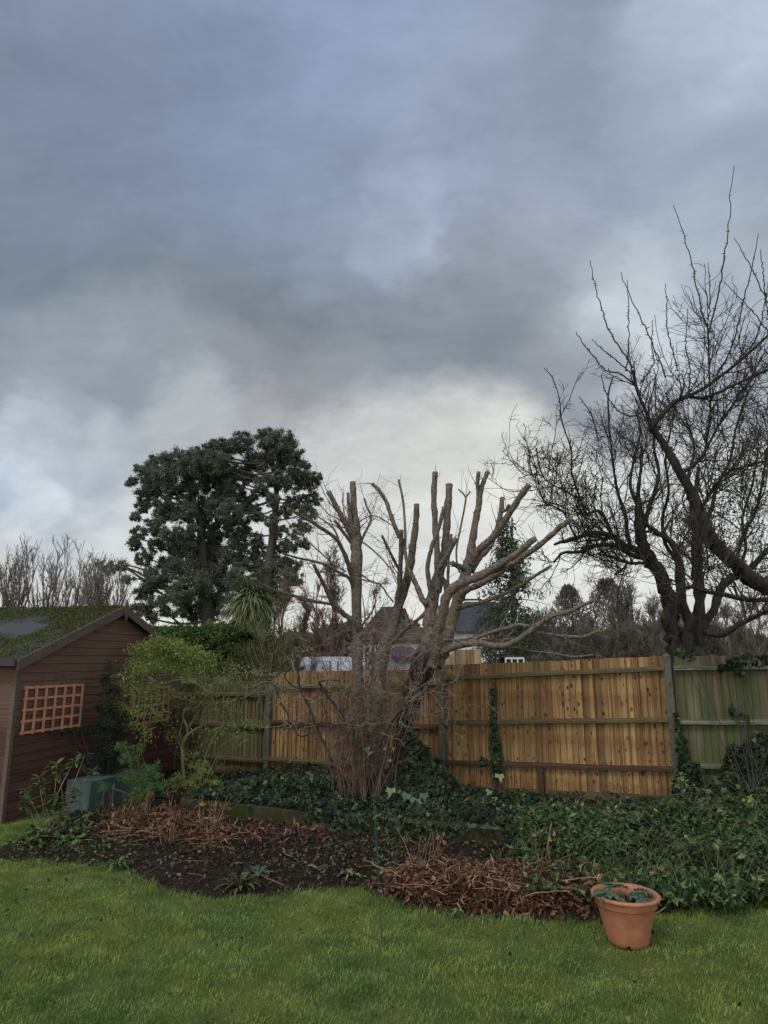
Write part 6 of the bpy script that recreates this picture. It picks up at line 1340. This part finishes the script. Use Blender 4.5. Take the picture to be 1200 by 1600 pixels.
# big leaves on the ivy by the tree base
def bigleaf(label, pxs, mat, size, seed):
    global RG; RG = np.random.default_rng(seed); C = np.array([at(*p) for p in pxs]); t = thing('broad_leaved_plant', label, 'plant', on(pxs[0][0], pxs[0][1] + 12, .25)); mb = MB(); mb.leaves(C, size, 'ivy', nrm=(0, -1, .5), spread=.35, tipdir=(0, 0, -1)); mb.build('leaves', mat, t)
    m = MB()
    for c in C: m.tubes(np.array([c - (0, -.02, .22), c]), np.array([.004, .003]), 5)
    m.build('stems', M['twig_green'], t)
bigleaf('large grey green leaves on the ivy right of the tree base', [(636, 1240, 9.6), (650, 1248, 9.5), (660, 1254, 9.4), (645, 1258, 9.4), (662, 1240, 9.6), (655, 1262, 9.3)], M['hellebore'], .17, 120)
bigleaf('single pale yellow leaf beside the bush base', [(611, 1232, 9.7)], M['paleleaf'], .15, 121)
bigleaf('pale green leaves on the ivy below the tan panel left of the bush', [(486, 1208, 10.9), (503, 1215, 10.8), (508, 1212, 10.8)], M['hellebore'], .16, 122)
bigleaf('pale yellow leaves on the ivy below the ivy strand', [(765, 1235, 9.5), (772, 1246, 9.4), (758, 1250, 9.4), (780, 1210, 9.9)], M['paleleaf'], .12, 123)

# ------------------------------------------------------------------ houses and things beyond the fence
def house(label, x0px, x1px, eave_py, ridge_py, rx0, rx1, Y, depth, roofm, wins, base_col='white'):
    a = at(x0px, eave_py, Y); b_ = at(x1px, eave_py, Y); x0, x1, ze = a[0], b_[0], a[2]; zr = at(rx0, ridge_py, Y + depth / 2)[2]; r0 = at(rx0, ridge_py, Y + depth / 2)[0]; r1 = at(rx1, ridge_py, Y + depth / 2)[0]
    t = thing('house', label, 'house', ((x0 + x1) / 2, Y, 0))
    mb = MB(); mb.box(x0, x1, Y, Y + depth, 0, ze); mb.build('wall', M[base_col], t)
    mb = MB(); o = .3; V = [(x0 - o, Y - o, ze), (x1 + o, Y - o, ze), (x1 + o, Y + depth + o, ze), (x0 - o, Y + depth + o, ze), (r0, Y + depth / 2, zr), (r1, Y + depth / 2, zr)]
    V += [(v[0], v[1], v[2] - .12) for v in V[:4]]
    mb.add(V, [(0, 1, 5, 4), (2, 3, 4, 5), (0, 6, 7, 1), (1, 7, 8, 2), (2, 8, 9, 3), (3, 9, 6, 0), (6, 9, 8, 7)], [(1, 2, 5), (3, 0, 4)]); mb.build('roof', roofm, t)
    for (wx0, wx1, wy0, wy1) in wins:
        p0 = at(wx0, wy0, Y); p1 = at(wx1, wy1, Y); X0, X1, Z1, Z0 = p0[0], p1[0], p0[2], p1[2]; f = .07
        mb = MB(); mb.box(X0, X1, Y - .06, Y - .003, Z0, Z0 + f); mb.box(X0, X1, Y - .06, Y - .003, Z1 - f, Z1); mb.box(X0, X0 + f, Y - .058, Y - .003, Z0 + f, Z1 - f); mb.box(X1 - f, X1, Y - .058, Y - .003, Z0 + f, Z1 - f)
        mb.box((X0 + X1) / 2 - f / 2, (X0 + X1) / 2 + f / 2, Y - .056, Y - .003, Z0 + f, Z1 - f); mb.box(X0 + f, X1 - f, Y - .05, Y - .004, (Z0 + Z1) / 2 - f / 2, (Z0 + Z1) / 2 + f / 2)
        w = mb.build('window', M['white'], t); mb = MB(); mb.box(X0 + f * .5, X1 - f * .5, Y - .03, Y - .006, Z0 + f * .5, Z1 - f * .5); g = mb.build('glass', M['glass'], None); g.parent = w
        g.data.vertices.foreach_set('co', (np.concatenate(mb.V) - np.array(base_of(t))).astype(np.float32).ravel())
    return t
house('house with a dark hipped tile roof behind the middle pollarded tree', 566, 672, 1000, 948, 596, 616, 30, 8, M['tiles'], [(626, 633, 1002, 1018), (652, 660, 1008, 1020), (586, 593, 1004, 1018)])
house('white house with a slate roof right of the thick pollarded tree', 704, 790, 986, 940, 726, 775, 38, 8, M['slate'], [(715, 722, 989, 993), (724, 731, 989, 993), (716, 722, 996, 1004)])
house('low white outbuilding with a plum coloured roof behind the tan fence', 606, 652, 1026, 1010, 618, 640, 19, 3, M['darkplum'], [(612, 618, 1028, 1036)])
def far_shed():
    Y = 13.6; t = thing('timber_fence_screen', 'pale boarded timber screen with a clipped corner beyond the fence', 'fence', tuple(at(722, 1036, Y) * (1, 1, 0)))
    px = np.arange(693, 752, 2.6)
    mb = MB(); s = .0145
    for x in px:
        ty = 1015 + max(0, (712 - x) * .95); p = at(x, ty, Y); q = at(x, 1150, Y)
        if p[2] < .9: continue
        mb.box(p[0] - .0158, p[0] + .0158, Y + rnd.uniform(0, .006), Y + .02, 0.05, p[2])
    mb.build('boards', M['paleboards'], t)
    mb = MB(); a = at(712, 1017, Y); e = at(752, 1017, Y); mb.box(a[0], e[0], Y + .022, Y + .05, a[2] - .12, a[2] - .04); mb.build('rail', M['rail'], t)
far_shed()
def caravan():
    Y = 17; a = at(466, 1046, Y); b_ = at(553, 1046, Y); zt = at(500, 1026, Y)[2]; W_ = b_[0] - a[0]
    t = thing('caravan', 'white round cornered caravan roof showing above the fence on the left', 'caravan', ((a[0] + b_[0]) / 2, Y, 0)); mb = MB(); x0, x1 = a[0], b_[0]
    prof = [(x0, .5), (x0, zt - .22)] + [(x0 + .22 - .22 * math.cos(k), zt - .22 + .22 * math.sin(k)) for k in (.4, .8, 1.2, 1.57)] + [(x1 - .22 + .22 * math.sin(k), zt - .22 + .22 * math.cos(k)) for k in (0, .4, .8, 1.2, 1.57)] + [(x1, .5)]
    n = len(prof); D = 2.1; V = [(x, Y, z) for x, z in prof] + [(x, Y + D, z + .0) for x, z in prof] + [(x, Y + .9, z) for x, z in prof]
    mb.add(V, [(i, i + 1, i + 1 + n, i + n) for i in range(n - 1)], [(0, i + 1, i) for i in range(1, n - 1)] + [(n, n + i, n + i + 1) for i in range(1, n - 1)]); mb.build('body', M['vanwhite'], t)
    mb = MB(); mb.box(x0 + .5, x1 - .5, Y - .03, Y - .003, 1.2, 1.6); mb.build('window', M['glass'], t)
    for k, x in enumerate((x0 + .3, x0 + .75, x1 - .4)):
        mb = MB(); mb.box(x, x + .03, Y - .02, Y - .004, .6, zt - .1); mb.build('trim_strip', M['concrete'], t)
    for x in (x0 + .6, x1 - .6):
        mb = MB(); mb.tubes(np.array([(x, Y - .02, .32), (x, Y + .2, .32)]), np.array([.32, .32]), 20); mb.build('wheel', M['glass'], t)
    mb = MB(); mb.box(x0 + .05, x1 - .05, Y + .03, Y + D - .05, .35, .5); mb.build('chassis', M['felt'], t)
caravan()
def glasshouse():
    Y = 15.5; x0 = at(790, 1030, Y)[0]; x1 = at(818, 1030, Y)[0]; z = at(800, 1027, Y)[2]
    t = thing('greenhouse', 'small white framed greenhouse top just above the big tan panel', 'greenhouse', ((x0 + x1) / 2, Y, 0)); mb = MB(); f = .03
    for x in np.linspace(x0, x1, 4): mb.box(x - f / 2, x + f / 2, Y - .02, Y + .01, 0, z)
    mb.box(x0, x1, Y - .024, Y + .012, z - .04, z + .002); mb.box(x0, x1, Y - .024, Y + .012, z - .3, z - .27); mb.build('frame', M['white'], t); mb = MB(); mb.box(x0, x1, Y + .014, Y + .02, 0, z - .01); mb.box(x0, x1, Y + .8, Y + .81, 0, z - .01); mb.build('glass', M['glass'], t)
    mb = MB(); mb.box(x0 - .02, x1 + .02, Y - .03, Y + .85, z + .006, z + .03); mb.build('roof', M['felt'], t)
glasshouse()
